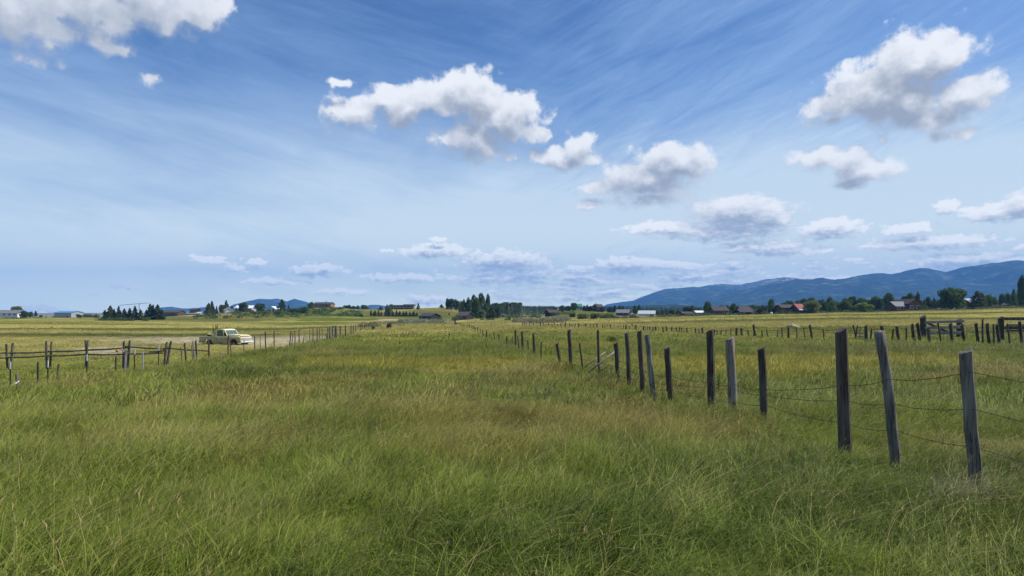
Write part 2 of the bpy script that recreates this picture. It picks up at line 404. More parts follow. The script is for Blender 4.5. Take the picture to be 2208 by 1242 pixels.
ZONES = [  # px, d, half width px, half width in ln(d), colour, strength
    (500, 82, 300, .075, C_PALE, .75), (235, 66, 90, .07, C_PALE, .7), (640, 72, 130, .12, C_PALE, .55), (230, 58, 60, .10, C_PALE, .6), (150, 93, 520, .035, C_DKGR, .7),
    (60, 210, 260, .16, C_GREEN, .55), (0, 290, 200, .15, C_GREEN, .4), (480, 300, 90, .1, C_OLIVE, .6),
    (350, 390, 200, .14, C_OLIVE, .8), (550, 400, 110, .16, C_BROWN, .9), (730, 470, 90, .14, C_BROWN, .5), (640, 430, 120, .25, C_OLIVE, .9), (700, 420, 90, .3, C_GREEN, .45),
    (640, 255, 150, .13, C_GREEN, .8), (760, 330, 140, .09, C_DEEP, .75), (690, 250, 70, .16, C_GREEN, .7), (790, 205, 75, .10, C_DIRT, .9), (840, 320, 30, .06, C_PALE, .8),
    (880, 240, 90, .2, C_SAGE, .8), (930, 420, 90, .25, C_OLIVE, .9), (960, 520, 60, .1, C_BROWN, .6), (955, 250, 45, .05, C_PALE, .8),
    (800, 440, 60, .2, C_OLIVE, .8), (900, 118, 190, .07, C_DKGR, .75), (980, 160, 140, .12, C_DKGR, .7), (1040, 210, 60, .06, C_SAGE, .6),
    (1130, 300, 90, .3, C_GREEN, .45), (1240, 420, 90, .25, C_OLIVE, .8), (1180, 180, 90, .15, C_SAGE, .6), (1100, 450, 60, .2, C_OLIVE, .7),
    (1820, 150, 420, .10, C_GREEN, .35), (1900, 62, 360, .10, C_GREEN, .30), (1700, 57, 500, .07, C_GOLD, .4), (2080, 210, 300, .12, C_STRAW, .5),
    (1330, 24, 200, .18, C_GREEN, .45), (1700, 20.5, 430, .20, C_GOLD, .75), (2100, 16.5, 160, .08, C_BROWN, .6), (1250, 31, 130, .09, C_GOLD, .5), (1900, 26, 330, .1, C_OLIVE, .5),
    (870, 20.5, 290, .12, C_GOLD, .55), (700, 25, 60, .06, C_BROWN, .55), (620, 17.5, 240, .07, C_DEEP, .65), (490, 19.5, 50, .05, C_DEEP, .8), (610, 20.5, 40, .05, C_DEEP, .7), (950, 24, 120, .10, C_GREEN, .6),  # the wide deep green band has its shading painted into the colour
    (800, 33, 330, .22, C_GREEN, .5), (820, 60, 300, .25, C_FIELD, .8), (1000, 90, 240, .25, C_FIELD, .9),
    (100, 26, 170, .10, C_STRAW, .6), (150, 22.5, 60, .04, C_BROWN, .7),
    (1150, 9.3, 330, .16, C_BROWN, .6), (1020, 7.5, 200, .10, C_BROWN, .4), (420, 8.0, 260, .12, C_STRAW, .35), (1500, 8.4, 170, .10, C_BROWN, .5),
    (780, 11.0, 120, .07, C_DEEP, .5), (1900, 5.6, 520, .26, C_DEEP, .65), (1300, 4.6, 500, .20, C_DEEP, .6), (300, 4.9, 400, .22, C_GREEN, .6),
    (1560, 12.2, 200, .07, C_SHEEN, .7), (1930, 7.3, 60, .08, C_SHEEN, .8), (1200, 12.0, 150, .09, C_SHEEN, .6), (1480, 5.2, 90, .07, C_SHEEN, .8), (520, 5.6, 200, .08, C_SHEEN, .5), (2060, 5.6, 80, .05, C_PALE, .45),
]

def tone(x, y):
    x = np.asarray(x, float); y = np.asarray(y, float)
    D = np.maximum(np.maximum(y, np.abs(x) / .9), 1e-3); px = np.clip(x / D, -.9, .9) * F + CX; ld = np.log(np.maximum(D, .5))
    n1 = fbm(x * .55, y * .45, 21, 4); n2 = fbm(x * .16 + 9, y * .11, 31, 3); n3 = fbm(x * 1.7, y * 1.3, 41, 3)
    far = ss(25, 80, D)[..., None]
    near = C_GREEN + (C_BROWN - C_GREEN) * (.85 * ss(.50, .72, n1 * .55 + n2 * .45))[..., None]
    near = near + (C_SHEEN - near) * (ss(.56, .72, n3) * .6)[..., None]  # pale patches: sheen of bent-over tufts put into the colour
    near = near + (C_DEEP - near) * (ss(.58, .40, n2) * ss(.5, .35, n3) * .55)[..., None]
    farc = C_FIELD + (C_OLIVE - C_FIELD) * ss(.42, .66, fbm(x * .02, y * .05, 51, 4))[..., None]
    c = near * (1 - far) + farc * far
    jx = (fbm(x * .3, y * .3, 61, 3) - .5)
    for (zp, zd, wp, wl, zc, st) in ZONES:
        q = np.sqrt(((px - zp) / wp) ** 2 + ((ld - math.log(zd)) / wl) ** 2) + jx * .9
        a = (st * ss(1.25, .55, q))[..., None]
        c = c * (1 - a) + zc * a
    c = c * (0.86 + .28 * fbm(x * .9 + 5, y * .7, 71, 3))[..., None]
    return c

def build_ground():
    az = np.unique(np.concatenate([np.linspace(-46, 46, 560), np.linspace(46, 314, 130)[1:-1]])); az = np.sort(az)
    r = np.concatenate([np.linspace(.6, 3.0, 6), np.exp(np.linspace(math.log(3.25), math.log(8400), 430))])
    A, Rr = np.meshgrid(np.radians(az), r, indexing='ij'); X = Rr * np.sin(A); Y = Rr * np.cos(A); Z = hgt(X, Y)
    na, nr = A.shape
    V = np.stack([X, Y, Z], -1).reshape(-1, 3)
    V = np.vstack([V, [[0, 0, float(hgt(0, 0.01))]]])
    I = np.arange(na * nr).reshape(na, nr); J = np.roll(I, -1, 0)
    Q = np.stack([I[:, :-1], I[:, 1:], J[:, 1:], J[:, :-1]], -1).reshape(-1, 4)
    c = na * nr; me = npmesh('ground', V, Q)
    import bmesh
    bm = bmesh.new(); bm.from_mesh(me); bm.verts.ensure_lookup_table(); cv = bm.verts[c]
    for i in range(na): bm.faces.new((cv, bm.verts[int(I[i, 0])], bm.verts[int(J[i, 0])]))
    bmesh.ops.recalc_face_normals(bm, faces=bm.faces[:]); bm.to_mesh(me); bm.free()
    me.polygons.foreach_set('use_smooth', np.ones(len(me.polygons), bool))
    co = np.zeros(len(me.vertices) * 3, np.float32); me.vertices.foreach_get('co', co); co = co.reshape(-1, 3)
    cc = tone(co[:, 0], co[:, 1]); cc = np.hstack([cc, np.ones((len(cc), 1))])
    at_ = me.color_attributes.new('sward', 'FLOAT_COLOR', 'POINT'); at_.data.foreach_set('color', cc.astype(np.float32).ravel())
    m, N, bs, out = newmat('meadow ground'); bs.inputs['Roughness'].default_value = 1.0; bs.inputs['Specular IOR Level'].default_value = 0
    a = N.new('ShaderNodeAttribute', attribute_name='sward'); geo = N.new('ShaderNodeNewGeometry'); P = geo.outputs['Position']
    f1 = N.noise(N.v('MULTIPLY', P, (1, .45, 1)), .22, 7, .68).outputs[0]; f2 = N.noise(P, 2.4, 6, .7).outputs[0]
    f3 = N.noise(N.v('MULTIPLY', P, (.35, 1, 1)), .035, 5, .6).outputs[0]
    k = N.m('MULTIPLY', N.mr(f1, .25, .75, .70, 1.28, False), N.mr(f2, .2, .8, .72, 1.26, False))
    c = N.v('SCALE', a.outputs['Color'], sc=N.m('MULTIPLY', k, .64))
    c = N.mix(N.mr(f3, .48, .66, 0, .35), c, N.v('MULTIPLY', c, (.72, .88, .75)))
    N.put(bs.inputs['Base Color'], c)
    b = N.new('ShaderNodeBump'); b.inputs['Strength'].default_value = .7; b.inputs['Distance'].default_value = .25
    N.put(b.inputs['Height'], f2); N.l.new(b.outputs[0], bs.inputs['Normal'])
    me.materials.append(m)
    o = bpy.data.objects.new('ground', me); COL.objects.link(o); props(o, kind='structure')
    return o

build_ground()

# ------------------------------------------------------------------ mountains
def mountain_mat(name, rocky):
    m, N, bs, out = newmat(name); bs.inputs['Roughness'].default_value = 1.0; bs.inputs['Specular IOR Level'].default_value = 0
    geo = N.new('ShaderNodeNewGeometry'); P = geo.outputs['Position']; sp = N.new('ShaderNodeSeparateXYZ'); N.put(sp.inputs[0], P)
    n = N.noise(P, .006, 7, .65).outputs[0]; n2 = N.noise(P, .022, 6, .7).outputs[0]
    h = N.m('ADD', N.mr(sp.outputs[2], 100, 430, 0, 1, False), N.m('MULTIPLY', N.m('SUBTRACT', n, .5), .9))
    c = N.mix(N.mr(n2, .42, .62), (.020, .034, .018, 1), (.050, .068, .034, 1))
    c = N.mix(N.m('MULTIPLY', N.mr(n, .54, .64), .8), c, (.13, .15, .08, 1))
    rk = N.m('MULTIPLY', N.mr(h, rocky, rocky + .35), N.mr(n2, .44, .60))
    c = N.mix(rk, c, (.30, .30, .29, 1))
    N.put(bs.inputs['Base Color'], c)
    b = N.new('ShaderNodeBump'); b.inputs['Strength'].default_value = 1.0; b.inputs['Distance'].default_value = 8
    N.put(b.inputs['Height'], n2); N.l.new(b.outputs[0], bs.inputs['Normal'])
    return m

def ridge(name, prof, d0, d1, mm, seed, spur=.5, back=1200, base=-40):
    """a mountain range: prof lists (px, py) of its skyline, ridge at distance d1, foot at d0"""
    pxs = np.array([p[0] for p in prof], float); pys = np.array([p[1] for p in prof], float)
    u = np.linspace(pxs[0], pxs[-1], int((pxs[-1] - pxs[0]) / 2.2)); top = np.interp(u, pxs, pys)
    nt = 70; t = np.linspace(0, 1.12, nt)
    U, T = np.meshgrid(u, t, indexing='ij'); D = d0 + (d1 - d0) * T
    X = (U - CX) / F * D; Y = D
    H = EYE - (top[:, None] - HY) / F * d1
    rid = 1 - np.abs(2 * fbm(X / 900 + seed, Y / 2600, seed, 4) - 1)
    rid2 = 1 - np.abs(2 * fbm(X / 260 + seed, Y / 700, seed + 5, 3) - 1)
    p = np.where(T <= 1, T, np.maximum(0, 1 - (T - 1) / .35))
    prof_h = p ** (1.05 + .5 * (1 - rid)) 
    z = base + (H - base) * prof_h * (1 - spur * (1 - rid) * 4 * p * (1 - p)) + (rid2 - .6) * 60 * np.sqrt(np.clip(p * (1.02 - p), 0, 1)) * (H / 300)
    z = z + (fbm(X / 70, Y / 70, seed + 8, 3) - .5) * 15 * np.clip(p * 3, 0, 1) * np.clip(H / 250, .2, 1)
    I = np.arange(U.size).reshape(U.shape)
    Q = np.stack([I[:-1, :-1], I[1:, :-1], I[1:, 1:], I[:-1, 1:]], -1).reshape(-1, 4)
    me = npmesh(name, np.stack([X, Y, z], -1).reshape(-1, 3), Q, [mm], True)
    o = bpy.data.objects.new(name, me); COL.objects.link(o); return props(o, kind='structure')

m_front = mountain_mat('forested mountain', .95); m_rock = mountain_mat('rocky mountain', .30); m_low = mountain_mat('low forested hill', 3.0)
ridge('mountains', [(1450, 668), (1500, 650), (1560, 634), (1620, 622), (1680, 608), (1720, 602), (1750, 602), (1775, 598), (1800, 601), (1830, 598), (1880, 590), (1940, 587),
      (1965, 580), (1985, 577), (2005, 578), (2040, 585), (2065, 579), (2090, 574), (2140, 568), (2190, 561), (2240, 563), (2330, 575), (2450, 592), (2560, 598), (2680, 615), (2800, 634), (2950, 669)], 3600, 6100, m_front, 3)
ridge('mountains', [(1285, 669), (1310, 655), (1335, 652), (1365, 648), (1390, 637), (1430, 624), (1460, 621), (1500, 619), (1530, 615), (1555, 612), (1590, 613), (1620, 609), (1650, 602),
      (1675, 598), (1690, 597), (1720, 600), (1760, 601), (1800, 606), (1900, 620)], 5000, 7400, m_rock, 9, .45)
ridge('hills', [(1230, 670), (1290, 661), (1350, 660), (1420, 657), (1460, 657), (1500, 660), (1560, 668)], 1900, 2600, m_low, 14, .3, base=-16)
ridge('mountains', [(480, 668), (505, 656), (540, 648), (560, 644), (580, 645), (600, 644), (618, 650), (635, 644), (655, 649), (680, 657), (720, 662), (780, 661), (800, 657), (815, 657), (835, 660), (870, 668)], 5400, 7400, m_front, 21, .4)
ridge('mountains', [(320, 669), (345, 663), (370, 661), (395, 665), (425, 664), (440, 662), (470, 668)], 5400, 7400, m_front, 25, .4)

# ------------------------------------------------------------------ grass
def blades(n, rad_, hmin, hmax, w, lean, seed, segs=3, stalk=0.0, flop=.6):
    """one tuft as a mesh of n curved blades; wind leans them towards +x"""
    rg = np.random.default_rng(seed); V = []; Fc = []; tn = []
    for i in range(n):
        a = rg.uniform(0, 2 * math.pi); r = rad_ * math.sqrt(rg.uniform()); bx, by = r * math.cos(a), r * math.sin(a)
        h = rg.uniform(hmin, hmax); th = rg.normal(0, 1.0)
        dx, dy = math.cos(th), math.sin(th)
        b = lean * rg.uniform(.3, 1.5) ; fl = flop * rg.uniform(0, 1) ** 2
        wa = rg.uniform(0, math.pi); wx, wy = math.cos(wa), math.sin(wa); ww = w * rg.uniform(.6, 1.3)
        is_st = rg.uniform() < stalk; t0 = rg.uniform(0, .8) if not is_st else rg.uniform(.85, 1.0)
        if is_st: h *= 1.25; ww *= .55; fl *= .3
        base = len(V); zz = -.03
        for k in range(segs + 1):
            t = k / segs; off = h * (b * t * t * .9 + fl * t ** 3 * .5); z = h * t * (1 - .28 * t * t * (b + fl)) + zz
            wid = ww * (1 - t ** 1.6) if not is_st else ww * (1 if k < segs else .4)
            px, py = bx + dx * off, by + dy * off
            if k < segs or is_st:
                V += [(px - wx * wid / 2, py - wy * wid / 2, z), (px + wx * wid / 2, py + wy * wid / 2, z)]; tn += [t0, t0]
            else:
                V.append((px, py, z)); tn.append(t0)
        for k in range(segs):
            p = base + 2 * k
            if k < segs - 1 or is_st: Fc.append((p, p + 1, p + 3, p + 2))
            else: Fc.append((p, p + 1, p + 2))
        if is_st:                                       # seed head
            q = base + 2 * segs; z = V[q][2]; px, py = (V[q][0] + V[q + 1][0]) / 2, (V[q][1] + V[q + 1][1]) / 2; bb = len(V); s = h * .10; wd = ww * 2.3
            V += [(px, py, z - s * .3), (px - wx * wd / 2, py - wy * wd / 2, z + s * .3), (px + dx * s * .5, py + dy * s * .5, z + s), (px + wx * wd / 2, py + wy * wd / 2, z + s * .3)]
            tn += [t0] * 4; Fc.append((bb, bb + 1, bb + 2, bb + 3))
    me = bpy.data.meshes.new('tuft'); me.from_pydata(V, [], Fc); me.update()
    at_ = me.attributes.new('tone', 'FLOAT', 'POINT'); at_.data.foreach_set('value', np.array(tn, np.float32))
    return me

gm, N, bs, gout = newmat('grass blades')
ti = N.new('ShaderNodeAttribute', attribute_name='tint', attribute_type='INSTANCER'); to = N.new('ShaderNodeAttribute', attribute_name='tone')
t = to.outputs['Fac']
c = N.v('SCALE', ti.outputs['Color'], sc=N.mr(t, 0, .8, .46, 1.55, False))
c = N.mix(N.mr(t, .62, .74, 0, .38), c, (.34, .31, .09, 1)); c = N.mix(N.mr(t, .84, .9, 0, .9), c, (.36, .27, .12, 1))
N.put(bs.inputs['Base Color'], c); bs.inputs['Roughness'].default_value = .6; bs.inputs['Specular IOR Level'].default_value = .15
geo = N.new('ShaderNodeNewGeometry'); fz = N.v('NORMALIZE', N.v('ADD', N.v('SCALE', geo.outputs['Normal'], sc=.65), (0, 0, 1)))
N.l.new(fz, bs.inputs['Normal'])
tr = N.new('ShaderNodeBsdfTranslucent'); N.put(tr.inputs[0], c)
mx = N.new('ShaderNodeMixShader'); mx.inputs[0].default_value = .30
N.l.new(bs.outputs[0], mx.inputs[1]); N.l.new(tr.outputs[0], mx.inputs[2]); N.l.new(mx.outputs[0], gout.inputs[0])

def tuft_collection(name, specs):
    c = bpy.data.collections.new(name)
    for i, s in enumerate(specs):
        me = blades(**s); me.materials.append(gm); o = bpy.data.objects.new(f'{name}_tuft_{i:02d}', me); c.objects.link(o)
    return c

def scatter(name, d0, d1, count_fn, coll, nvar, smin, smax, label, tiltmax=.17, side=1.0, seed=1, extra=()):
    rg = np.random.default_rng(seed)
    # area-uniform points in the wedge of view (with a margin), denser near its near edge
    n = count_fn; u = rg.uniform(0, 1, n); D = np.sqrt(d0 ** 2 + u * (d1 ** 2 - d0 ** 2)) if side == 1.0 else (d0 ** side + u * (d1 ** side - d0 ** side)) ** (1 / side)
    mg = 4.5 if d0 < 9 else 2.5; X = rg.uniform(-1, 1, n) * (.84 * D + mg); Y = D
    keep = fbm(X * .5, Y * .5, 77, 3) > rg.uniform(.0, .45, n)
    X, Y, D = X[keep], Y[keep], D[keep]; n = len(X)
    if len(extra):
        ex = np.repeat(np.array(extra), 16, 0); ex = ex + rg.normal(0, .11, ex.shape); X = np.concatenate([X, ex[:, 0]]); Y = np.concatenate([Y, ex[:, 1]]); D = np.concatenate([D, ex[:, 1]]); n = len(X)
    Z = hgt(X, Y)
    co = np.stack([X, Y, Z], -1).astype(np.float32)
    me = bpy.data.meshes.new(name); me.vertices.add(n); me.vertices.foreach_set('co', co.ravel())
    wind = (fbm(X * .5 + 3, Y * .45, 90, 3) - .5) * 4.6
    rot = np.stack([rg.normal(0, tiltmax, n), np.abs(rg.normal(.08, tiltmax, n)), wind + rg.normal(0, .7, n)], -1)
    amp = np.interp(D, [0, 12, 40], [1.25, 1.4, 1.9]); hz = (1.02 - .5 * amp + amp * fbm(X * .8, Y * .8, 95, 3)).clip(.12, 2) * np.interp(D, [0, 9, 22, 34], [1.0, 1.0, .85, .85])
    scl = rg.uniform(smin, smax, n) * hz
    col = tone(X, Y) * rg.uniform(.76, 1.24, (n, 1)) * (.72 + .56 * fbm(X * 1.6, Y * 1.1, 97, 3))[:, None]; col = np.hstack([col, np.ones((n, 1))])
    a = me.attributes.new('rot', 'FLOAT_VECTOR', 'POINT'); a.data.foreach_set('vector', rot.astype(np.float32).ravel())
    a = me.attributes.new('scl', 'FLOAT', 'POINT'); a.data.foreach_set('value', scl.astype(np.float32))
    a = me.attributes.new('tint', 'FLOAT_COLOR', 'POINT'); a.data.foreach_set('color', col.astype(np.float32).ravel())
    a = me.attributes.new('vari', 'INT', 'POINT'); a.data.foreach_set('value', rg.integers(0, nvar, n).astype(np.int32))
    o = bpy.data.objects.new(name, me); COL.objects.link(o); props(o, label, 'grass', kind='stuff')
    g = bpy.data.node_groups.new(name + '_scatter', 'GeometryNodeTree')
    g.interface.new_socket("Geometry", in_out='INPUT', socket_type='NodeSocketGeometry'); g.interface.new_socket("Geometry", in_out='OUTPUT', socket_type='NodeSocketGeometry')
    gi = g.nodes.new('NodeGroupInput'); go = g.nodes.new('NodeGroupOutput'); ip = g.nodes.new('GeometryNodeInstanceOnPoints')
    m2p = g.nodes.new('GeometryNodeMeshToPoints'); g.links.new(gi.outputs[0], m2p.inputs[0]); g.links.new(m2p.outputs[0], ip.inputs['Points'])
    ci = g.nodes.new('GeometryNodeCollectionInfo'); ci.inputs['Collection'].default_value = coll; ci.inputs['Separate Children'].default_value = True; ci.inputs['Reset Children'].default_value = True
    g.links.new(ci.outputs[0], ip.inputs['Instance']); ip.inputs['Pick Instance'].default_value = True
    def attr(nm, typ):
        a = g.nodes.new('GeometryNodeInputNamedAttribute'); a.data_type = typ; a.inputs['Name'].default_value = nm; return a.outputs['Attribute']
    g.links.new(attr('vari', 'INT'), ip.inputs['Instance Index'])
    er = g.nodes.new('FunctionNodeEulerToRotation'); g.links.new(attr('rot', 'FLOAT_VECTOR'), er.inputs[0]); g.links.new(er.outputs[0], ip.inputs['Rotation'])
    g.links.new(attr('scl', 'FLOAT'), ip.inputs['Scale']); g.links.new(ip.outputs[0], go.inputs[0])
    md = o.modifiers.new('scatter', 'NODES'); md.node_group = g
    return o

c0 = tuft_collection('near', [dict(n=32, rad_=.11, hmin=.10, hmax=.36, w=.0046, lean=.6, seed=100 + i, segs=4, stalk=.012 + .04 * (i % 3 == 0), flop=.9) for i in range(8)]
     + [dict(n=22, rad_=.10, hmin=.10, hmax=.30, w=.0105, lean=.8, seed=130 + i, segs=4, stalk=0, flop=1.3) for i in range(2)] + [dict(n=26, rad_=.09, hmin=.22, hmax=.46, w=.0048, lean=1.0, seed=140 + i, segs=5, stalk=.04, flop=1.6) for i in range(2)])
c1 = tuft_collection('middle', [dict(n=36, rad_=.24, hmin=.08, hmax=.27, w=.010, lean=.5, seed=200 + i, segs=3, stalk=.06, flop=.8) for i in range(7)])
c2 = tuft_collection('distant', [dict(n=34, rad_=.6, hmin=.05, hmax=.17, w=.030, lean=.4, seed=300 + i, segs=2, stalk=.04, flop=.6) for i in range(5)])
c3 = tuft_collection('remote', [dict(n=30, rad_=1.8, hmin=.05, hmax=.20, w=.09, lean=.3, seed=400 + i, segs=2, stalk=0, flop=.5) for i in range(4)])
scatter('meadow_grass', 2.0, 10.5, 30000, c0, 12, .75, 1.25, 'long wind-swept green and straw grass closest to the viewer', seed=1,
        extra=[((pb - CX) / F * d, d - .06) for pb, d in ((2107, 5.67), (1932, 6.75), (1822, 7.2), (1645, 8.8), (1583, 9.7), (1534, 10.2))])
scatter('meadow_grass', 10.0, 33.0, 38000, c1, 7, .75, 1.25, 'rough green and golden grass around the near fence posts', seed=2)
scatter('meadow_grass', 32.0, 105.0, 42000, c2, 5, .7, 1.1, 'golden green grass of the open pasture past the near fence', seed=3)
scatter('meadow_grass', 100.0, 260.0, 6000, c3, 4, .7, 1.1, 'straw coloured grass of the far pasture up to the hamlet', seed=4)

# ------------------------------------------------------------------ fences
def post_mesh(w, h, seed, square=False, bow=0.0, lean=(0, 0), depth=.5, rings=7, n=10, taper=.12, cut=.45, thick=None):
    """a split or round post standing on z=0 with its foot in the soil; lean is the drift of its top in x, y"""
    rg = random.Random(seed); mb = MB(); n = 8 if square else n; offs = []
    th = thick or w
    for k in range(n):
        a = 2 * math.pi * (k + .5) / n
        if square:
            c, s = math.cos(a), math.sin(a); q = 1 / max(abs(c), abs(s)); rr = (.5 * q) * (.90 if q > 1.2 else 1.0)
        else: rr = .5
        offs.append((math.cos(a) * rr * rg.uniform(.88, 1.09), math.sin(a) * rr * rg.uniform(.88, 1.09)))
    wob = [(rg.uniform(-1, 1) * .055 * w, rg.uniform(-1, 1) * .055 * w) for _ in range(rings)]
    for i in range(rings):
        t = i / (rings - 1); z = -depth + (h + depth) * t; s = 1 + taper * (.5 - t); tz = max(z, 0) / h
        cx = lean[0] * z / h + bow * math.sin(math.pi * tz) + wob[i][0]; cy = lean[1] * z / h + wob[i][1]
        for k in range(n):
            x, y = offs[k]; j = 1 + rg.uniform(-.035, .035)
            zz = z + (cut * w * (x + rg.uniform(-.25, .25)) if i == rings - 1 else 0)
            mb.v.append((cx + x * w * s * j, cy + y * th * s * j, zz))
    for i in range(rings - 1):
        for k in range(n): mb.f.append((i * n + k, i * n + (k + 1) % n, (i + 1) * n + (k + 1) % n, (i + 1) * n + k))
    mb.f.append(tuple((rings - 1) * n + k for k in range(n)))
    return mb

def barbed(name, pts, parent, r=.0030, sag=.02, barbs=True, seed=0):
    rg = random.Random(seed); mb = MB()
    for (a, b) in zip(pts[:-1], pts[1:]):
        a = Vector(a); b = Vector(b); n = max(3, min(12, int((b - a).length * 3))); P = []
        for i in range(n + 1):
            t = i / n; p = a.lerp(b, t); p.z -= sag * 4 * t * (1 - t) - rg.uniform(-.004, .004) * (0 < i < n); P.append(p)
        mb.tube(P, r, 5, False)
        if barbs:
            ln = (b - a).length; k = int(ln / .13)
            for i in range(1, k):
                t = i / k; p = a.lerp(b, t); p.z -= sag * 4 * t * (1 - t)
                for s in (-1, 1):
                    q = Vector((rg.uniform(-.3, .3), rg.uniform(-.3, .3), s)).normalized() * .014
                    mb.tube([p - q * .6, p + q], [r * .75, r * .4], 4, False)
    return mb.build(name, M['wire'], parent)

# near fence: px top, py top, px foot, width px, distance, wood, square, bow, part label
NEAR = [
    (2079, 758, 2107, 27, 6.3, 'post_grey', 1, 0, 'squared grey post leaning left with a notched top'),
    (1896, 715, 1932, 23, 7.5, 'post_grey', 0, .02, 'bowed round grey post with a long crack'),
    (1813, 710, 1822, 27, 8.0, 'post_brown', 1, 0, 'thick square dark brown post'),
    (1641, 752, 1645, 17, 9.8, 'post_dark', 1, .02, 'short rough black post'),
    (1573, 731, 1583, 20, 10.8, 'post_pale', 0, 0, 'pale smooth round post'),
    (1530, 712, 1534, 16, 11.3, 'post_dark', 1, 0, 'tall square black post'),
    (1438, 750, 1447, 12.5, 13.0, 'post_dark', 1, 0, None),
    (1395, 722, 1410, 13, 13.0, 'post_grey', 0, 0, 'grey round post leaning left'),
    (1379, 714, 1387, 11, 14.0, 'post_brown', 1, 0, None),
    (1351, 718, 1358, 10, 15.2, 'post_dark', 0, 0, None),
    (1328, 740, 1333, 9.5, 16.0, 'post_dark', 1, 0, None),
    (1289, 712, 1292, 5.5, 17.5, 'post_dark', 1, 0, None),
    (1250, 740, 1258, 4, 18.5, 'post_dark', 0, 0, None),
    (1227, 711, 1232, 8.5, 19.5, 'post_brown', 1, 0, None),
    (1200, 741, 1208, 6, 20.5, 'post_dark', 1, 0, None),
    (1167, 737, 1167, 3, 22.5, 'post_dark', 0, 0, None), (1150, 719, 1153, 5, 24, 'post_dark', 1, 0, None), (1138, 733, 1140, 2.6, 25, 'post_dark', 0, 0, None),
    (1126, 714, 1128, 5, 26, 'post_brown', 1, 0, None), (1116, 725, 1120, 3, 27, 'post_dark', 0, 0, None), (1111, 712, 1112, 3.6, 28.5, 'post_dark', 1, 0, None),
    (1105, 727, 1104, 2.6, 29.5, 'post_grey', 0, 0, None), (1093, 725, 1093, 3, 31, 'post_dark', 0, 0, None), (1075, 721, 1077, 3, 34, 'post_brown', 0, 0, None),
    (1065, 717, 1067, 2.4, 37, 'post_brown', 0, 0, None), (1056, 718, 1057, 2, 39, 'post_grey', 0, 0, None), (1049, 713, 1049, 3, 41, 'post_dark', 0, 0, None),
    (1041, 713, 1042, 2.6, 44, 'post_dark', 0, 0, None), (1036, 711, 1036, 1.8, 47, 'post_grey', 0, 0, None), (1030, 708, 1031, 2.2, 51, 'post_brown', 0, 0, None),
    (1024, 706, 1025, 2, 54, 'post_dark', 0, 0, None), (1020, 705, 1021, 2.2, 58, 'post_dark', 0, 0, None), (1016, 704, 1016, 1.8, 62, 'post_grey', 0, 0, None),
    (1012, 702, 1013, 2.4, 66, 'post_dark', 0, 0, None), (1009, 701, 1006, 2, 71, 'post_brown', 0, 0, None), (1003, 701, 999, 2, 77, 'post_dark', 0, 0, None),
    (998, 699, 998, 1.8, 83, 'post_dark', 0, 0, None), (994, 698, 994, 1.8, 89, 'post_grey', 0, 0, None), (991, 697, 991, 1.6, 96, 'post_dark', 0, 0, None),
    (987, 697, 987, 1.8, 103, 'post_dark', 0, 0, None), (982, 689, 981, 3.2, 110, 'post_dark', 0, 0, None),
]
def fence_posts(root, table, prefix='post'):
    """table rows as NEAR; returns foot positions and lean per post"""
    out = []; o0 = root.location
    for i, (pt, yt, pb, w, d, wd, sq, bow, lab) in enumerate(table):
        foot = at(pb, d); h = zpix(yt, d) - foot.z; ww = w / F * d
        lean = ((pt - pb) / F * d, R.uniform(-.03, .03))
        mb = post_mesh(ww, max(h, .35), 900 + i * 7 + int(pt), bool(sq), bow, lean, rings=9 if w > 8 else 5, n=12 if w > 8 else 7,
                       thick=ww * R.uniform(.75, 1.0) if sq else None)
        p = mb.build(prefix, M[wd], root, smooth=False, loc=foot - o0)
        if w > 8:
            p.data.polygons.foreach_set('use_smooth', [not sq] * len(p.data.polygons))
        if lab: p['label'] = lab
        out.append((foot, lean, max(h, .35), ww))
    return out

f1 = empty('barbed_wire_fence', at(1640, 9.8), 0, 'barbed wire fence of uneven dark posts running from the right foreground into the distance', 'fence')
KD = [.90] * 6 + [.93] * 4 + [.96] * 4
NEAR = [(*q[:4], q[4] * (KD[i] if i < len(KD) else 1.0), *q[5:]) for i, q in enumerate(NEAR)]
P1 = fence_posts(f1, NEAR)
def onpost(p, z, side=-1):
    foot, lean, h, w = p; zz = min(z, foot.z + h - .05); t = (zz - foot.z) / h
    return Vector((foot.x + lean[0] * t + side * w * .0, foot.y + lean[1] * t - w * .5 - .003, zz))
WZ = [[1.04, .85, .74, .48, .44, .42, .38, .40, .42, .44, .46, .5, .5, .5, .5], [.70, .59, .56, .40, .37, .35, .22, .25, .28, .3, .3, .3, .3, .3, .3], [.35, .30, .29, .26, .18, .15, .12, .12, .12, .12, .12, .12, .12, .12, .12]]
out_post = Vector((4.5, 4.1, float(hgt(4.5, 4.1))))
pm = post_mesh(.11, 1.25, 4411, False).build('post', M['post_grey'], f1, loc=out_post - f1.location)
for k in range(3):
    pts = [Vector((out_post.x, out_post.y - .06, (0.98, .66, .30)[k]))] + [onpost(P1[i], EYE - (EYE - WZ[k][i]) * (KD[i] if i < len(KD) else 1.0)) for i in range(len(WZ[k]))]
    barbed('barbed_wire', [p - f1.location for p in pts], f1, seed=k, sag=.03)

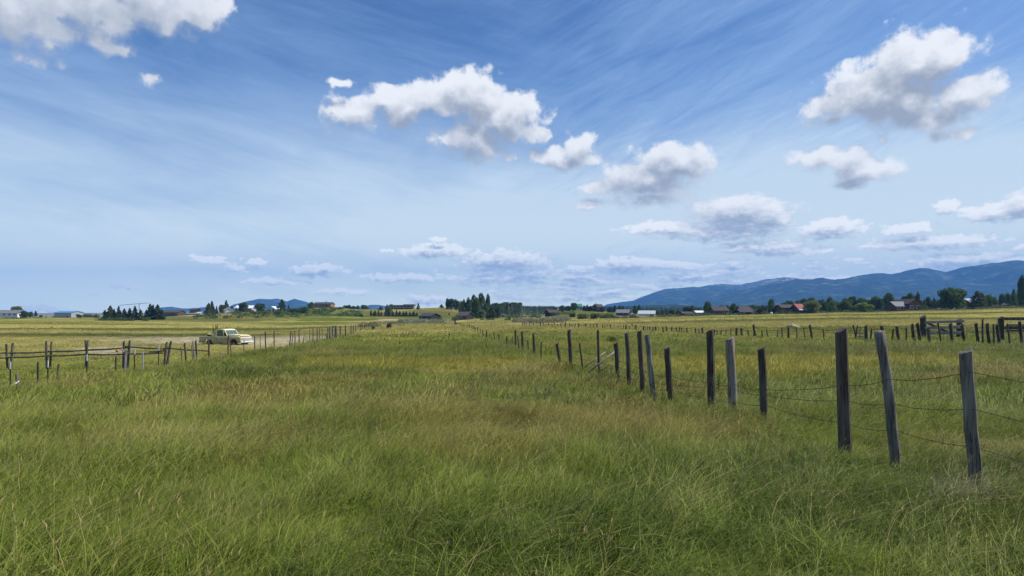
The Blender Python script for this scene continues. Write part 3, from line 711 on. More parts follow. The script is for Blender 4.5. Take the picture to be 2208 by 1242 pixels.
# the fence across the pasture
far_px = [1127, 1131, 1134, 1143, 1151, 1166, 1172, 1177, 1184, 1191, 1196, 1203, 1210, 1219, 1228, 1234, 1240, 1248, 1253, 1259, 1264, 1273, 1280, 1287, 1299, 1304, 1311, 1317, 1325, 1333, 1339, 1344, 1349,
          1358, 1368, 1371, 1388, 1393, 1396, 1401, 1408, 1414, 1430, 1438, 1449, 1459, 1464, 1469, 1482, 1500, 1507, 1515, 1541, 1546, 1554, 1565, 1576, 1588, 1600, 1614, 1625, 1629, 1644, 1656, 1676, 1687, 1700,
          1719, 1736, 1751, 1777, 1868, 1877, 1905, 1923, 1938, 1954, 1972, 1985, 2004, 2030, 2053, 2080, 2110, 2119, 2133, 2143, 2155, 2178, 2205]
bold = {1166, 1219, 1248, 1264, 1287, 1317, 1349, 1371, 1388, 1414, 1438, 1449, 1482, 1515, 1588, 1600, 1629, 1700, 1751, 1868, 1905, 1938, 1972, 1985, 2004, 2053, 2080, 2110, 2133, 2155, 2205}
leanmap = {1629: -5, 1751: -5, 1600: -2, 1656: -3, 1736: -3, 1938: -4, 1972: -6, 1985: -7, 2004: -3, 2030: -8, 2053: -4, 2080: -6, 2110: -6, 2133: -6, 2155: -5, 2178: -6, 2205: -7, 1923: 4, 1905: -5, 1877: 3, 1676: 1, 1777: -2, 1719: -2}
topmap = {1629: 700, 1751: 701, 1736: 706, 2119: 688, 2205: 693, 1371: 700, 2004: 707, 1449: 706, 1923: 709, 1985: 697, 1972: 699, 1868: 702, 1905: 703, 2053: 697, 2110: 697, 2155: 699, 2030: 696, 1939: 702, 1954: 706}
FD = lambda px: float(np.interp(px, [1120, 1200, 1300, 1400, 1500, 1600, 1700, 1800, 2000, 2208], [88, 75, 63, 54, 47.5, 43, 39.5, 37, 34, 31.5]))
FT = lambda px: float(np.interp(px, [1120, 1200, 1300, 1400, 1480, 1600, 1750, 1900, 2000, 2100, 2208], [693, 694.5, 699, 703.5, 706, 707.5, 705, 705, 702, 698, 695]))
f2 = empty('barbed_wire_fence', at(1700, 39.5), 0, 'long straggling fence of thin crooked stakes across the middle of the right pasture', 'fence')
rows = []
for px in far_px:
    b = px in bold; w = (6.0 if px > 1850 else 4.2 if px > 1500 else 3.0 if px > 1330 else 2.3) if b else (3.4 if px > 1850 else 2.3 if px > 1400 else 1.5)
    yt = topmap.get(px, FT(px) + (0 if b else R.uniform(0, 5))); d = FD(px) + R.uniform(-.5, .5)
    w *= 1.15
    rows.append((px + leanmap.get(px, R.choice([0, 0, -1, -1, 1])), yt, px, w, d, 'post_dark' if b else R.choice(['post_dark', 'post_brown', 'post_grey']), 0, 0, None))
P2 = fence_posts(f2, rows)
for k, z in enumerate((.95, .6)):
    mb = MB()
    pts = [(p[0] + Vector((p[1][0] * z, -.05, min(z, p[2] - .08)))) - f2.location for p in P2]
    mb.tube(pts, .008, 4, False).build('barbed_wire', M['wire'], f2)

# the fence along the crest on the left
LEFT = [(390, 748, 396, 2.2, 36, 'post_dark'), (398, 740, 404, 4, 37, 'post_dark'), (413, 744, 418, 2.4, 38, 'post_grey'), (416, 736, 421, 3, 38.5, 'post_grey'), (422, 734, 427, 4.2, 39, 'post_dark'),
        (450, 732, 451, 3.8, 41, 'post_dark'), (492, 723, 492, 4.0, 42.5, 'post_brown'), (496, 734, 500, 2, 43, 'post_dark'), (526, 731, 526, 2, 44, 'post_dark'), (549, 725, 550, 2.6, 45, 'post_dark'), (561, 722, 561, 1.5, 46, 'post_grey'),
        (572, 715, 574, 2.8, 47, 'post_dark'), (591, 713, 591, 2.2, 49, 'post_dark'), (628, 714, 622, 2.6, 53, 'post_dark'), (632, 717, 627, 1.8, 54, 'post_dark'), (636, 712, 636, 2.2, 55, 'post_dark'),
        (645, 710, 645, 2.2, 57, 'post_dark'), (656, 721, 652, 1.4, 58, 'post_dark'), (668, 709, 668, 1.8, 60, 'post_grey'), (675, 707, 675, 1.8, 62, 'post_dark'), (684, 706, 684, 2.2, 64, 'post_dark'), (689, 707, 688, 1.6, 65, 'post_dark'),
        (695, 706, 695, 1.6, 66, 'post_grey'), (707, 703, 707, 2, 69, 'post_grey'), (712, 703, 712, 5, 70, 'post_grey'), (717, 703, 717, 3.4, 72, 'post_dark'), (723, 703, 723, 3.6, 74, 'post_dark'), (726, 702, 726, 3.2, 75, 'post_pale'),
        (734, 703, 734, 2.6, 78, 'post_dark'), (745, 702, 745, 2.6, 82, 'post_dark'), (757, 701, 757, 2, 87, 'post_dark'), (762, 701, 762, 1.8, 90, 'post_dark'), (767, 700, 767, 1.6, 92, 'post_dark'),
        (777, 700, 777, 1.6, 97, 'post_dark'), (781, 700, 781, 1.4, 99, 'post_dark'), (786, 699, 786, 1.4, 102, 'post_dark'), (791, 699, 791, 1.6, 106, 'post_dark')]
f3 = empty('wire_fence', at(574, 47), 0, 'thin dark fence of leaning stakes along the rise in front of the yellow pickup', 'fence')
P3 = fence_posts(f3, [(*r, 0, 0, None) for r in LEFT])
for z in (.85, .5):
    MB().tube([(p[0] + Vector((p[1][0] * z, -.04, min(z, p[2] - .08)))) - f3.location for p in P3[5:]], .008, 4, False).build('wire', M['wire'], f3)

# steel posts below the crest at far left
f4 = empty('wire_fence', at(187, 27.5), 0, 'fence of thin steel posts with white tips beyond the grassy rise at far left', 'fence')
TP = [(18, 780, 22, 24.5, 1), (82, 781, 82, 26, 0), (103, 778, 103, 26.5, 1), (126, 785, 121, 27, 0), (187, 765, 187, 28.5, 1), (250, 768, 249, 30, 0), (271, 756, 268, 30.8, 2), (290, 752, 290, 31.5, 1), (307, 760, 308, 32, 3), (342, 745, 342, 34, 1), (354, 750, 358, 35, 0)]
pos4 = []
for i, (pt, yt, pb, d, kd) in enumerate(TP):
    foot = at(pb, d); h = zpix(yt, d) - foot.z; ln = (pt - pb) / F * d
    if kd in (0, 2):
        p = post_mesh(.075 if kd == 0 else .13, h, 50 + i, False, 0, (ln, 0), rings=5, n=7).build('post', M['post_dark'] if kd == 0 else M['post_grey'], f4, loc=foot - f4.location)
        if kd == 2: p['label'] = 'thick grey wooden post'
    else:
        mb = MB(); w = .045 if kd == 1 else .05
        mb.box(-w / 2, w / 2, -.004, .004, -.4, h); mb.box(-.004, .004, .004, w, -.4, h)
        p = mb.build('post', M['tpost'] if kd == 1 else M['white_tip'], f4, loc=foot - f4.location)
        if kd == 3: p['label'] = 'white painted steel post'
        if kd == 1: MB().box(-w * .55, w * .55, -.012, .012, h - .26, h + .004).build('white_tip', M['white_tip'], p)
    pos4.append(foot)
for z in (.8, .4): MB().tube([p + Vector((0, -.03, z)) - f4.location for p in pos4], .006, 4, False).build('wire', M['wire'], f4)

# jackleg pole fence
f5 = empty('rail_fence', at(187, 41), 0, 'old pole fence of crossed posts and long sagging rails at left', 'fence')
JD = lambda px: float(np.interp(px, [-60, 20, 105, 187, 272, 360, 450], [39.5, 40.5, 41, 41.5, 41.5, 42, 43]))
for (px, sp, lx, yt) in [(-55, 7, 0, 741), (20, 7, 1.0, 740), (105, 6, 1.0, 737), (187, -5, 0, 734), (272, 8, 3, 734), (360, 5, 8, 737)]:
    d = JD(px); foot = at(px, d); h = zpix(yt, d) - foot.z
    for s in (-1, 1):
        b = at(px + s * abs(sp) / 2 - lx * .5, d); l = lx / F * d if sp > 0 else -s * abs(sp) * 1.5 / F * d
        post_mesh(.13, h * R.uniform(.96, 1.02), 300 + px + s, False, 0, (l, s * .12), rings=5, n=8).build('post', M['rail'], f5, loc=b - f5.location)
def rail(px0, y0, px1, y1, r=.055, off=0.0):
    a = Vector(((px0 - CX) / F * JD(px0), JD(px0) + off, zpix(y0, JD(px0)))); b = Vector(((px1 - CX) / F * JD(px1), JD(px1) + off, zpix(y1, JD(px1))))
    m = a.lerp(b, .5); m.z -= .03
    MB().tube([a - f5.location, m - f5.location, b - f5.location], [r, r * .9, r * .75], 8).build('rail', M['rail'], f5)
for a in [(-60, 760, 24, 761), (18, 761, 108, 758.5), (100, 758, 192, 755), (182, 755, 278, 749.5), (268, 747, 362, 752.5), (355, 750, 452, 757),
          (-60, 771, 24, 771), (15, 770.5, 110, 767), (100, 767, 192, 764), (182, 764, 270, 764), (266, 762.5, 352, 761), (320, 760, 358, 755)]:
    rail(*a, off=R.uniform(-.08, .08))

# timber gates at right
def gate1():
    d = 41.0; o = at(1990, d); e = empty('timber_gate', o, 0, 'weathered three-board timber gate with a stout dark post behind the stakes at right', 'gate')
    X = lambda px: (px - CX) / F * d - o.x; Zz = lambda py: zpix(py, d) - o.z
    g = post_mesh((12) / F * d, Zz(683), 71, True).build('gate_post', M['post_dark'], e, loc=(X(1990), 0, 0))
    post_mesh(9 / F * d, Zz(689), 72, True).build('gate_post', M['post_dark'], e, loc=(X(2070), .1, 0))
    def board(p0, y0, p1, y1, h, y, m):
        mb = MB(); a = (X(p0), y, Zz(y0)); b = (X(p1), y, Zz(y1)); hh = h / F * d / 2
        mb.add([(a[0], y, a[2] - hh), (b[0], y, b[2] - hh), (b[0], y, b[2] + hh), (a[0], y, a[2] + hh), (a[0], y + .05, a[2] - hh), (b[0], y + .05, b[2] - hh), (b[0], y + .05, b[2] + hh), (a[0], y + .05, a[2] + hh)],
               [(0, 1, 2, 3), (7, 6, 5, 4), (0, 4, 5, 1), (1, 5, 6, 2), (2, 6, 7, 3), (3, 7, 4, 0)]); mb.build('board', M[m], e, bevel=.006)
    board(1990, 695, 2075, 692.5, 5.5, -.20, 'rail_pale'); board(1990, 707, 2073, 705, 5.5, -.20, 'rail_pale'); board(1995, 718.5, 2071, 717.5, 6, -.20, 'rail_pale')
    board(1996, 696, 2040, 715, 5, -.13, 'rail')
    MB().box(X(2066), X(2072), -.12, -.02, Zz(722), Zz(689)).build('brace', M['post_dark'], e)
gate1()
def gate2():
    d = 37.0; o = at(2158, d); e = empty('timber_gate', o, 0, 'heavy dark timber frame with a wide top beam at the far right edge', 'gate')
    X = lambda px: (px - CX) / F * d - o.x; Zz = lambda py: zpix(py, d) - o.z
    post_mesh(12 / F * d, Zz(685), 81, True).build('gate_post', M['post_dark'], e, loc=(X(2159), 0, 0))
    post_mesh(12 / F * d, Zz(685), 82, True).build('gate_post', M['post_dark'], e, loc=(X(2262), 0, 0))
    MB().box(X(2153), X(2270), -.25, -.17, Zz(690.5), Zz(684)).build('beam', M['post_brown'], e, bevel=.01)
    MB().box(X(2166), X(2262), -.22, -.17, Zz(703), Zz(698.6)).build('board', M['rail_pale'], e)
    MB().box(X(2158), X(2262), -.25, -.18, Zz(710), Zz(703.3)).build('board', M['post_dark'], e)
    MB().box(X(2164), X(2262), -.22, -.17, Zz(715), Zz(711)).build('board', M['rail'], e)
gate2()
def brokenframe():
    d = 38.0; o = at(1858, d); e = empty('broken_frame', o, 0, 'broken leaning posts holding two low pale boards, left of the gate', 'timber frame')
    X = lambda px: (px - CX) / F * d - o.x; Zz = lambda py: zpix(py, d) - o.z
    for (pt, yt, pb, w) in [(1840, 701, 1846, 3.2), (1849, 703, 1844, 3), (1855, 703, 1854, 1.6)]:
        post_mesh(w / F * d, Zz(yt), 60 + pt, False, 0, ((pt - pb) / F * d, 0), rings=4, n=7).build('post', M['post_dark'], e, loc=(X(pb), 0, 0))
    for y in (718, 725.5):
        MB().box(X(1846), X(1868), -.13, -.09, Zz(y + 1.6), Zz(y - 1.2)).build('board', M['rail_pale'], e)
brokenframe()

# loose poles and scraps
def pole(name, a, b, r, m, label, cat='pole', grp=None):
    a = Vector(a); b = Vector(b); mid = a.lerp(b, .5)
    o = MB().tube([a - a, mid - a + Vector((0, 0, .01)), b - a], [r, r * .92, r * .8], 9).build(name, M[m], None, True, loc=a); return props(o, label, cat, grp)
def pp(px, py, d): return Vector(((px - CX) / F * d, d, zpix(py, d)))
pole('leaning_pole', pp(1258, 794, 17.6), pp(1305, 759, 17.9), .018, 'rail_pale', 'thin bleached pole leaning behind the middle of the near fence, upper of three')
pole('leaning_pole', pp(1268, 804, 16.4), pp(1327, 757, 16.6), .024, 'rail_pale', 'longer pale pole leaning up against a dark post of the near fence')
pole('leaning_pole', pp(1292, 802, 16.2), pp(1320, 782, 16.5), .015, 'rail', 'short grey pole lying lowest under the pale leaning pole')
pole('fallen_post', at(44, 22, .05), pp(36, 807, 22), .06, 'post_dark', 'broken dark post tilted over in the grass at far left', 'post')
pole('white_board', pp(31, 830, 21.8), pp(40, 822, 22), .03, 'white_tip', 'white scrap of board lying against the broken post', 'board')
pole('leaning_pole', pp(236, 800, 29), pp(243, 787, 29.2), .02, 'rail_pale', 'thin pale stick leaning in dry grass below the pole fence', 'stick')
pole('leaning_pole', pp(262, 751, 40.5), pp(270, 765, 40.6), .05, 'rail_pale', 'short bleached brace propped beside the tall grey pole-fence post', 'brace')

def crumple(name, loc, sx, sy, sz, m, label, cat, seed, sub=3, rough=.35):
    import bmesh
    bm = bmesh.new(); bmesh.ops.create_icosphere(bm, subdivisions=sub, radius=1); rg = random.Random(seed)
    ox, oy = rg.uniform(0, 50), rg.uniform(0, 50)
    for v in bm.verts:
        k = 1 + rough * (float(fbm(v.co.x * 1.7 + ox, v.co.y * 1.7 + v.co.z * 2.3 + oy, seed, 3)) - .5) * 2
        v.co = Vector((v.co.x * sx * k, v.co.y * sy * k, max(v.co.z, -.5) * sz * k))
    me = bpy.data.meshes.new(name); bm.to_mesh(me); bm.free(); o = meshobj(name, me, None, m, loc); return props(o, label, cat)
M['dark'] = mat('dark soil clod', (.02, .017, .014), (.035, .03, .02), 6, .9)
M['strawpile'] = mat('dry straw pile', (.40, .35, .22), (.28, .24, .14), 9, .95, bump=.5)
M['orange'] = mat('faded orange plastic', (.50, .20, .05), (.38, .15, .05), 5, .6)
crumple('straw_mound', at(1709, 62, .1), .62, .35, .30, M['strawpile'], 'low pale mound of straw beyond the stakes of the right pasture', 'mound', 5)
for i, (px, py, d, lab) in enumerate([(1363, 698, 72, 'small dark clod in the golden pasture beyond the far stakes'), (1430, 718, 47, 'small dark clod at the foot of the far stakes'),
        (969, 730, 40, 'small dark clod in the meadow left of the near fence'), (862, 746, 30.5, 'small dark clod in the middle of the open meadow')]):
    crumple('dark_clod', at(px, d, .18), .05 * d / 40, .05, .09 * d / 45, M['dark'], lab, 'clod', 30 + i, 2)
crumple('orange_bucket', pp(253, 757, 41.2), .10, .10, .13, M['orange'], 'small faded orange bucket hanging by the tall grey post of the pole fence', 'bucket', 8, 2, .1)
# heap of driftwood beside the pickup
dh = empty('brush_pile', at(488, 44), 0, 'heap of bleached broken boards in front of the yellow pickup', 'wood pile')
for i in range(11):
    a = Vector((R.uniform(-.6, .5), R.uniform(-.4, .4), .1 + R.uniform(0, .55))); b = a + Vector((R.uniform(-.5, .6), R.uniform(-.3, .3), R.uniform(-.12, .25)))
    MB().tube([a, b], [.05, .035], 6).build('stick', M['rail_pale' if i % 2 else 'rail'], dh)
db = empty('brush_pile', at(603, 50), 0, 'low tangle of grey sticks below the leaning stakes right of the pickup', 'wood pile')
for i in range(8):
    a = Vector((R.uniform(-.6, .5), R.uniform(-.3, .3), .5 + R.uniform(0, .3))); b = a + Vector((R.uniform(-.4, .5), R.uniform(-.2, .2), R.uniform(-.1, .12)))
    MB().tube([a, b], [.035, .02], 6).build('stick', M['rail'], db)

# ------------------------------------------------------------------ the old pickup
def pickup():
    M['cream'] = mat('faded yellow cream paint', (.66, .62, .35), (.54, .49, .28), 2.5, .45, contrast=(.4, .7))
    M['tan'] = mat('faded tan lower paint', (.42, .36, .20), (.31, .26, .15), 3, .5)
    M['roofy'] = mat('pale yellow roof paint', (.74, .76, .42), (.66, .66, .36), 2.5, .4)
    M['whitep'] = mat('white painted grille', (.74, .74, .72), (.6, .6, .58), 6, .4)
    M['tyre'] = mat('black rubber', (.016, .016, .016), (.03, .028, .025), 12, .85)
    M['rim'] = mat('rusty steel rim', (.16, .12, .10), (.25, .23, .2), 6, .6)
    M['inside'] = mat('dark cab interior', (.02, .018, .015), (.03, .028, .025), 4, .9)
    gl, N, bs, o_ = newmat('car glass'); bs.inputs['Base Color'].default_value = (.09, .11, .11, 1); bs.inputs['Roughness'].default_value = .08; bs.inputs['Specular IOR Level'].default_value = .6
    d = 75.0; c = at(488, d, -.31)
    e = empty('pickup_truck', c, rad(-17), 'old yellow cream pickup with white grille parked behind the left fence', 'pickup truck')
    e.scale = (1.07, 1.07, 1.09)
    hw = .93
    def arch(cx, r, z0, n=9, rev=False):
        pts = [(cx - r * math.cos(math.pi * k / n), z0 + r * math.sin(math.pi * k / n) * 1.02) for k in range(n + 1)]
        return pts
    zs = .42                                           # sill height
    # bed side + fenders, x from rear (-2.55) to front (2.5)
    low = [(-2.55, zs + .06)] + arch(-1.42, .43, zs) + [(-.95, zs)] + [(-.62, zs)]
    prof = low + [(-.62, .92), (-.62, 1.07), (-2.52, 1.05), (-2.58, .9)]
    bed = MB(); bed.prism(prof[::-1], -hw, -hw + .07); bed.prism(prof[::-1], hw - .07, hw); bed.box(-2.56, -2.5, -hw + .07, hw - .07, .48, 1.03); bed.box(-.69, -.62, -hw + .07, hw - .07, .48, 1.06); bed.box(-2.5, -.69, -hw + .07, hw - .07, .55, .6)
    b = bed.build('bed', M['tan'], e, bevel=.02)
    MB().box(-2.56, -.62, -hw - .025, -hw + .09, 1.03, 1.10).build('bed_rail', M['cream'], b)
    MB().box(-2.56, -.62, hw - .09, hw + .025, 1.03, 1.10).build('bed_rail', M['cream'], b)
    MB().box(-2.45, -.70, -hw - .02, -hw - .001, .80, .86).build('side_strip', M['cream'], b)
    # front body with the cab floor, doors and front fenders
    low = [(-.60, zs)] + [(.95, zs)] + arch(1.62, .45, zs) + [(2.35, zs + .04)]
    prof = low + [(2.42, .62), (2.42, .98), (2.30, 1.08), (-.60, 1.10)]
    fb = MB().prism(prof[::-1], -hw, hw).build('body', M['tan'], e, bevel=.03)
    MB().box(-.60, 2.25, -hw - .02, hw + .02, .98, 1.125).build('belt_panel', M['cream'], e, bevel=.02)
    MB().prism([(.78, 1.125), (2.34, 1.125), (2.36, 1.17), (2.2, 1.24), (.9, 1.30), (.78, 1.30)][::-1], -.72, .72).build('hood', M['cream'], e, bevel=.04)
    dr = MB().box(-.28, .72, -hw - .012, -hw - .001, .47, .975).build('door', M['tan'], e)
    MB().box(-.22, -.08, -hw - .035, -hw - .012, .88, .91).build('handle', M['whitep'], dr)
    # cab: roof, pillars, glass
    cz0, cz1 = 1.12, 1.74
    rf = MB().prism([(-.58, cz1 - .04), (-.50, cz1 + .05), (.0, cz1 + .10), (.40, cz1 + .06), (.52, cz1 - .04)][::-1], -.80, .80).build('roof', M['roofy'], e, bevel=.04)
    cab = MB()
    for s in (-1, 1):
        y0, y1 = (s * .80, s * .86) if s > 0 else (s * .86, s * .80)
        cab.prism([(-.60, cz0), (-.46, cz0), (-.44, cz1 - .04), (-.56, cz1 - .04)][::-1], y0, y1)
        cab.prism([(.38, cz0), (.44, cz0), (.33, cz1 - .04), (.27, cz1 - .04)][::-1], y0, y1)
        cab.prism([(.78, cz0), (.87, cz0), (.54, cz1 - .04), (.45, cz1 - .04)][::-1], y0, y1)
    cab.box(-.60, -.55, -.80, .80, cz0, 1.30); cab.box(-.60, -.55, -.80, .80, 1.62, cz1 - .04)
    cab.build('cab', M['roofy'], e, bevel=.012)
    MB().prism([(.82, cz0 + .02), (.84, cz0 + .02), (.51, cz1 - .05), (.49, cz1 - .05)][::-1], -.79, .79).build('windshield', gl, e)
    MB().prism([(-.45, cz0 + .01), (.38, cz0 + .01), (.27, cz1 - .06), (-.43, cz1 - .06)][::-1], -.845, -.83).build('side_window', gl, e)
    MB().prism([(-.45, cz0 + .01), (.38, cz0 + .01), (.27, cz1 - .06), (-.43, cz1 - .06)][::-1], .83, .845).build('side_window', gl, e)
    MB().box(-.50, .2, -.75, .75, cz0 + .005, 1.42).build('seat', M['inside'], e, bevel=.05)
    # front end
    gr = MB().box(2.42, 2.47, -.80, .80, .66, 1.0).build('grille', M['whitep'], e, bevel=.02)
    for k in range(3): MB().box(2.471, 2.485, -.50, .50, .72 + .09 * k, .75 + .09 * k).build('bar', M['inside'], gr)
    for s in (-1, 1):
        hl = MB().tube([(2.44, s * .66, .88), (2.52, s * .66, .88)], [.115, .10], 16).build('headlight', M['whitep'], e); MB().tube([(2.521, s * .66, .88), (2.54, s * .66, .88)], [.085, .06], 16).build('lens', gl, hl)
    MB().box(2.50, 2.60, -.96, .96, .50, .64).build('bumper', M['whitep'], e, bevel=.03)
    MB().box(-2.72, -2.62, -.9, .9, .48, .60).build('bumper', M['cream'], e, bevel=.03)
    for x in (-1.42, 1.62):
        for s in (-1, 1):
            mb = MB(); r = .35; y0, y1 = s * .68, s * .88; P = []
            ty = MB().tube([(x, y0, .33), (x, y0 + s * .03, .33), (x, y1 - s * .03, .33), (x, y1, .33)], [r - .04, r, r, r - .05], 24)
            w = ty.build('wheel', M['tyre'], e); MB().tube([(x, y1 + s * .001, .33), (x, y1 + s * .02, .33)], [.20, .15], 18).build('rim', M['rim'], w)
    mb = MB().box(-1.95, -1.45, -.5, .2, .6, 1.32); mb.build('bed_load', M['inside'], e, bevel=.05)['label'] = 'dark box standing in the bed'
    pl = MB().add([(-1.6, -.85, 1.28), (-.55, -.85, 1.10), (-.55, -.70, 1.10), (-1.6, -.70, 1.28), (-1.6, -.85, 1.38), (-.55, -.85, 1.24), (-.55, -.70, 1.24), (-1.6, -.70, 1.38)],
                  [(0, 3, 2, 1), (4, 5, 6, 7), (0, 1, 5, 4), (1, 2, 6, 5), (2, 3, 7, 6), (3, 0, 4, 7)]).build('plank', M['cream'], e)
pickup()
MB_ = None

# ------------------------------------------------------------------ buildings
M['w_white'] = mat('white siding', (.74, .73, .70), (.66, .65, .62), 2, .7)
M['w_grey'] = mat('grey siding', (.34, .35, .36), (.28, .29, .30), 2, .7)
M['w_brown'] = mat('brown log wall', (.085, .055, .04), (.085, .05, .035), 1.2, .8, (1, 1, 6))
M['w_red'] = mat('red brown wall', (.135, .078, .06), (.095, .055, .045), 1.2, .8)
M['w_dark'] = mat('near black timber wall', (.022, .018, .016), (.035, .03, .027), 1.5, .9, (1, 1, 5))
M['w_tan'] = mat('tan wall', (.42, .34, .22), (.36, .29, .19), 1.5, .8)
M['w_orange'] = mat('warm cedar wall', (.28, .13, .06), (.20, .09, .045), 1.5, .8)
M['r_grey'] = mat('grey metal roof', (.20, .20, .21), (.15, .15, .16), 1.5, .6)
M['r_lgrey'] = mat('pale grey metal roof', (.45, .48, .53), (.38, .41, .46), 1.5, .5)
M['r_white'] = mat('white metal roof', (.75, .78, .80), (.66, .70, .74), 1.5, .5)
M['r_brown'] = mat('brown shingle roof', (.085, .068, .06), (.06, .048, .043), 3, .9)
M['r_dark'] = mat('dark slate roof', (.055, .06, .07), (.04, .043, .05), 3, .8)
M['r_red'] = mat('red metal roof', (.36, .10, .07), (.29, .085, .06), 1.5, .5)
M['r_green'] = mat('green metal roof', (.06, .24, .16), (.05, .19, .13), 1.5, .5)
M['r_blue'] = mat('blue metal roof', (.10, .28, .48), (.085, .23, .41), 1.5, .45)
M['trim'] = mat('white trim', (.7, .7, .68), (.6, .6, .58), 4, .6)
gm_, N, bs, o_ = newmat('window glass'); bs.inputs['Base Color'].default_value = (.03, .04, .05, 1); bs.inputs['Roughness'].default_value = .1; bs.inputs['Specular IOR Level'].default_value = .6; M['glass'] = gm_

def house(name, label, px, d, y_ridge, y_eave, wpx, depth, wall, roof, axis='x', rot=0.0, wins=3, storeys=1, ov=.5, chimney=False, garage=False, parent=None, dxp=0.0, cat='house', base_y=None, door=True):
    """a gabled house. axis x: ridge runs across the view; y: gable faces the viewer"""
    sc = d / F; o = at(px, d); 
    if base_y is not None: o.z = min(o.z, zpix(base_y, d))
    w = wpx * sc; zr = max(zpix(y_ridge, d) - o.z, 2.6); ze = min(max(zpix(y_eave, d) - o.z, 1.6), zr - .5)
    if parent is None: e = empty(name, o, rad(rot), label, cat)
    else: e = parent
    wl = MB(); hw, hd = w / 2, depth / 2; x0 = dxp * sc
    if axis == 'x':
        wl.add([(x0 - hw, -hd, -3), (x0 - hw, hd, -3), (x0 - hw, hd, ze), (x0 - hw, 0, zr - .06), (x0 - hw, -hd, ze), (x0 + hw, -hd, -3), (x0 + hw, hd, -3), (x0 + hw, hd, ze), (x0 + hw, 0, zr - .06), (x0 + hw, -hd, ze)],
               [(0, 4, 3, 2, 1), (5, 6, 7, 8, 9), (0, 5, 9, 4), (1, 2, 7, 6), (4, 9, 8, 3), (3, 8, 7, 2), (0, 1, 6, 5)])
    else:
        wl.add([(x0 - hw, -hd, -3), (x0 + hw, -hd, -3), (x0 + hw, -hd, ze), (x0, -hd, zr - .06), (x0 - hw, -hd, ze), (x0 - hw, hd, -3), (x0 + hw, hd, -3), (x0 + hw, hd, ze), (x0, hd, zr - .06), (x0 - hw, hd, ze)],
               [(0, 1, 2, 3, 4), (5, 9, 8, 7, 6), (0, 5, 6, 1), (0, 4, 9, 5), (1, 6, 7, 2), (4, 3, 8, 9), (3, 2, 7, 8)])
    wl.build('wall', M[wall], e)
    rf = MB(); t = .22
    def slab(a, b, c, dd):
        A = [Vector(v) for v in (a, b, c, dd)]; n = (A[1] - A[0]).cross(A[3] - A[0]).normalized()
        if n.z < 0: n = -n
        vs = [v + n * .03 for v in A] + [v + n * t for v in A]
        rf.add(vs, [(0, 1, 2, 3), (7, 6, 5, 4), (0, 4, 5, 1), (1, 5, 6, 2), (2, 6, 7, 3), (3, 7, 4, 0)])
    if axis == 'x':
        sl = (zr - ze) / hd
        slab((x0 - hw - ov, -hd - ov, ze - sl * ov), (x0 + hw + ov, -hd - ov, ze - sl * ov), (x0 + hw + ov, 0, zr), (x0 - hw - ov, 0, zr))
        slab((x0 - hw - ov, hd + ov, ze - sl * ov), (x0 + hw + ov, hd + ov, ze - sl * ov), (x0 + hw + ov, 0, zr), (x0 - hw - ov, 0, zr))
    else:
        sl = (zr - ze) / hw
        slab((x0 - hw - ov, -hd - ov, ze - sl * ov), (x0, -hd - ov, zr), (x0, hd + ov, zr), (x0 - hw - ov, hd + ov, ze - sl * ov))
        slab((x0 + hw + ov, -hd - ov, ze - sl * ov), (x0, -hd - ov, zr), (x0, hd + ov, zr), (x0 + hw + ov, hd + ov, ze - sl * ov))
    r = rf.build('roof', M[roof], e)
    if chimney:
        MB().box(x0 + w * .1, x0 + w * .1 + .9, -.4, .5, zr - .8, zr + 1.0).build('chimney', M['w_grey'], r)
    # windows on the side towards the meadow
    if wins:
        for s in range(storeys):
            zb = ze * (s + .42) / storeys - .1; hh = min(1.25, ze / storeys * .42)
            for k in range(wins):
                cx = x0 - hw + w * (k + .5) / wins + R.uniform(-.2, .2); ww = min(.75, w / wins * .3)
                f = MB().box(cx - ww - .09, cx + ww + .09, -hd - .05, -hd - .003, zb - .09, zb + hh + .09).build('window', M['trim'], e)
                MB().box(cx - ww, cx + ww, -hd - .06, -hd - .051, zb, zb + hh).build('pane', M['glass'], f)
    if door:
        cx = x0 + w * (.28 if not garage else -.18); dw = .5 if not garage else 1.4
        MB().box(cx - dw, cx + dw, -hd - .065, -hd - .062, 0, min(2.1, ze * .85)).build('door', M['w_brown' if not garage else 'trim'], e)
    return e

H = house
H('white_house', 'long white two-storey house with a grey roof at the far left edge', 10, 520, 669, 675.5, 80, 12, 'w_white', 'r_grey', wins=7, storeys=2, base_y=689, door=False)
bb = H('metal_barn', 'grey metal barn with a bright blue roof on the left skyline', 149, 560, 671, 674.5, 36, 16, 'w_grey', 'r_blue', wins=0, base_y=687, cat='barn')
H('long_house', 'long low dark house with a grey roof between the spruces and the hill', 374, 470, 669.5, 674, 36, 12, 'w_brown', 'r_brown', wins=5, base_y=681)
e = H('tower_house', 'dark house with a raised central storey and pale lower roofs on the left rise', 421, 500, 673, 676, 34, 10, 'w_grey', 'r_lgrey', wins=4, base_y=681)
H('', '', 421, 500, 665.5, 668.5, 13, 7, 'w_dark', 'r_dark', wins=2, storeys=2, parent=e, door=False, base_y=681)
H('white_garage', 'small white gabled garage in front of the dark spruces on the left hill', 493, 455, 663.3, 668.5, 17, 9, 'w_white', 'r_lgrey', axis='y', rot=28, wins=0, garage=True, base_y=675)
H('white_roof_house', 'grey house with a white metal roof half hidden by one tree', 530, 520, 659.2, 664.5, 36, 10, 'w_grey', 'r_white', wins=4, base_y=671)
e = H('white_house', 'bright white cottage with a low side wing left of a single spruce', 589, 500, 661, 666, 17, 8, 'w_white', 'r_white', axis='y', wins=2, base_y=671)
H('', '', 589, 500, 664.5, 667.2, 14, 6, 'w_white', 'r_white', parent=e, dxp=12, wins=1, base_y=671, door=False)
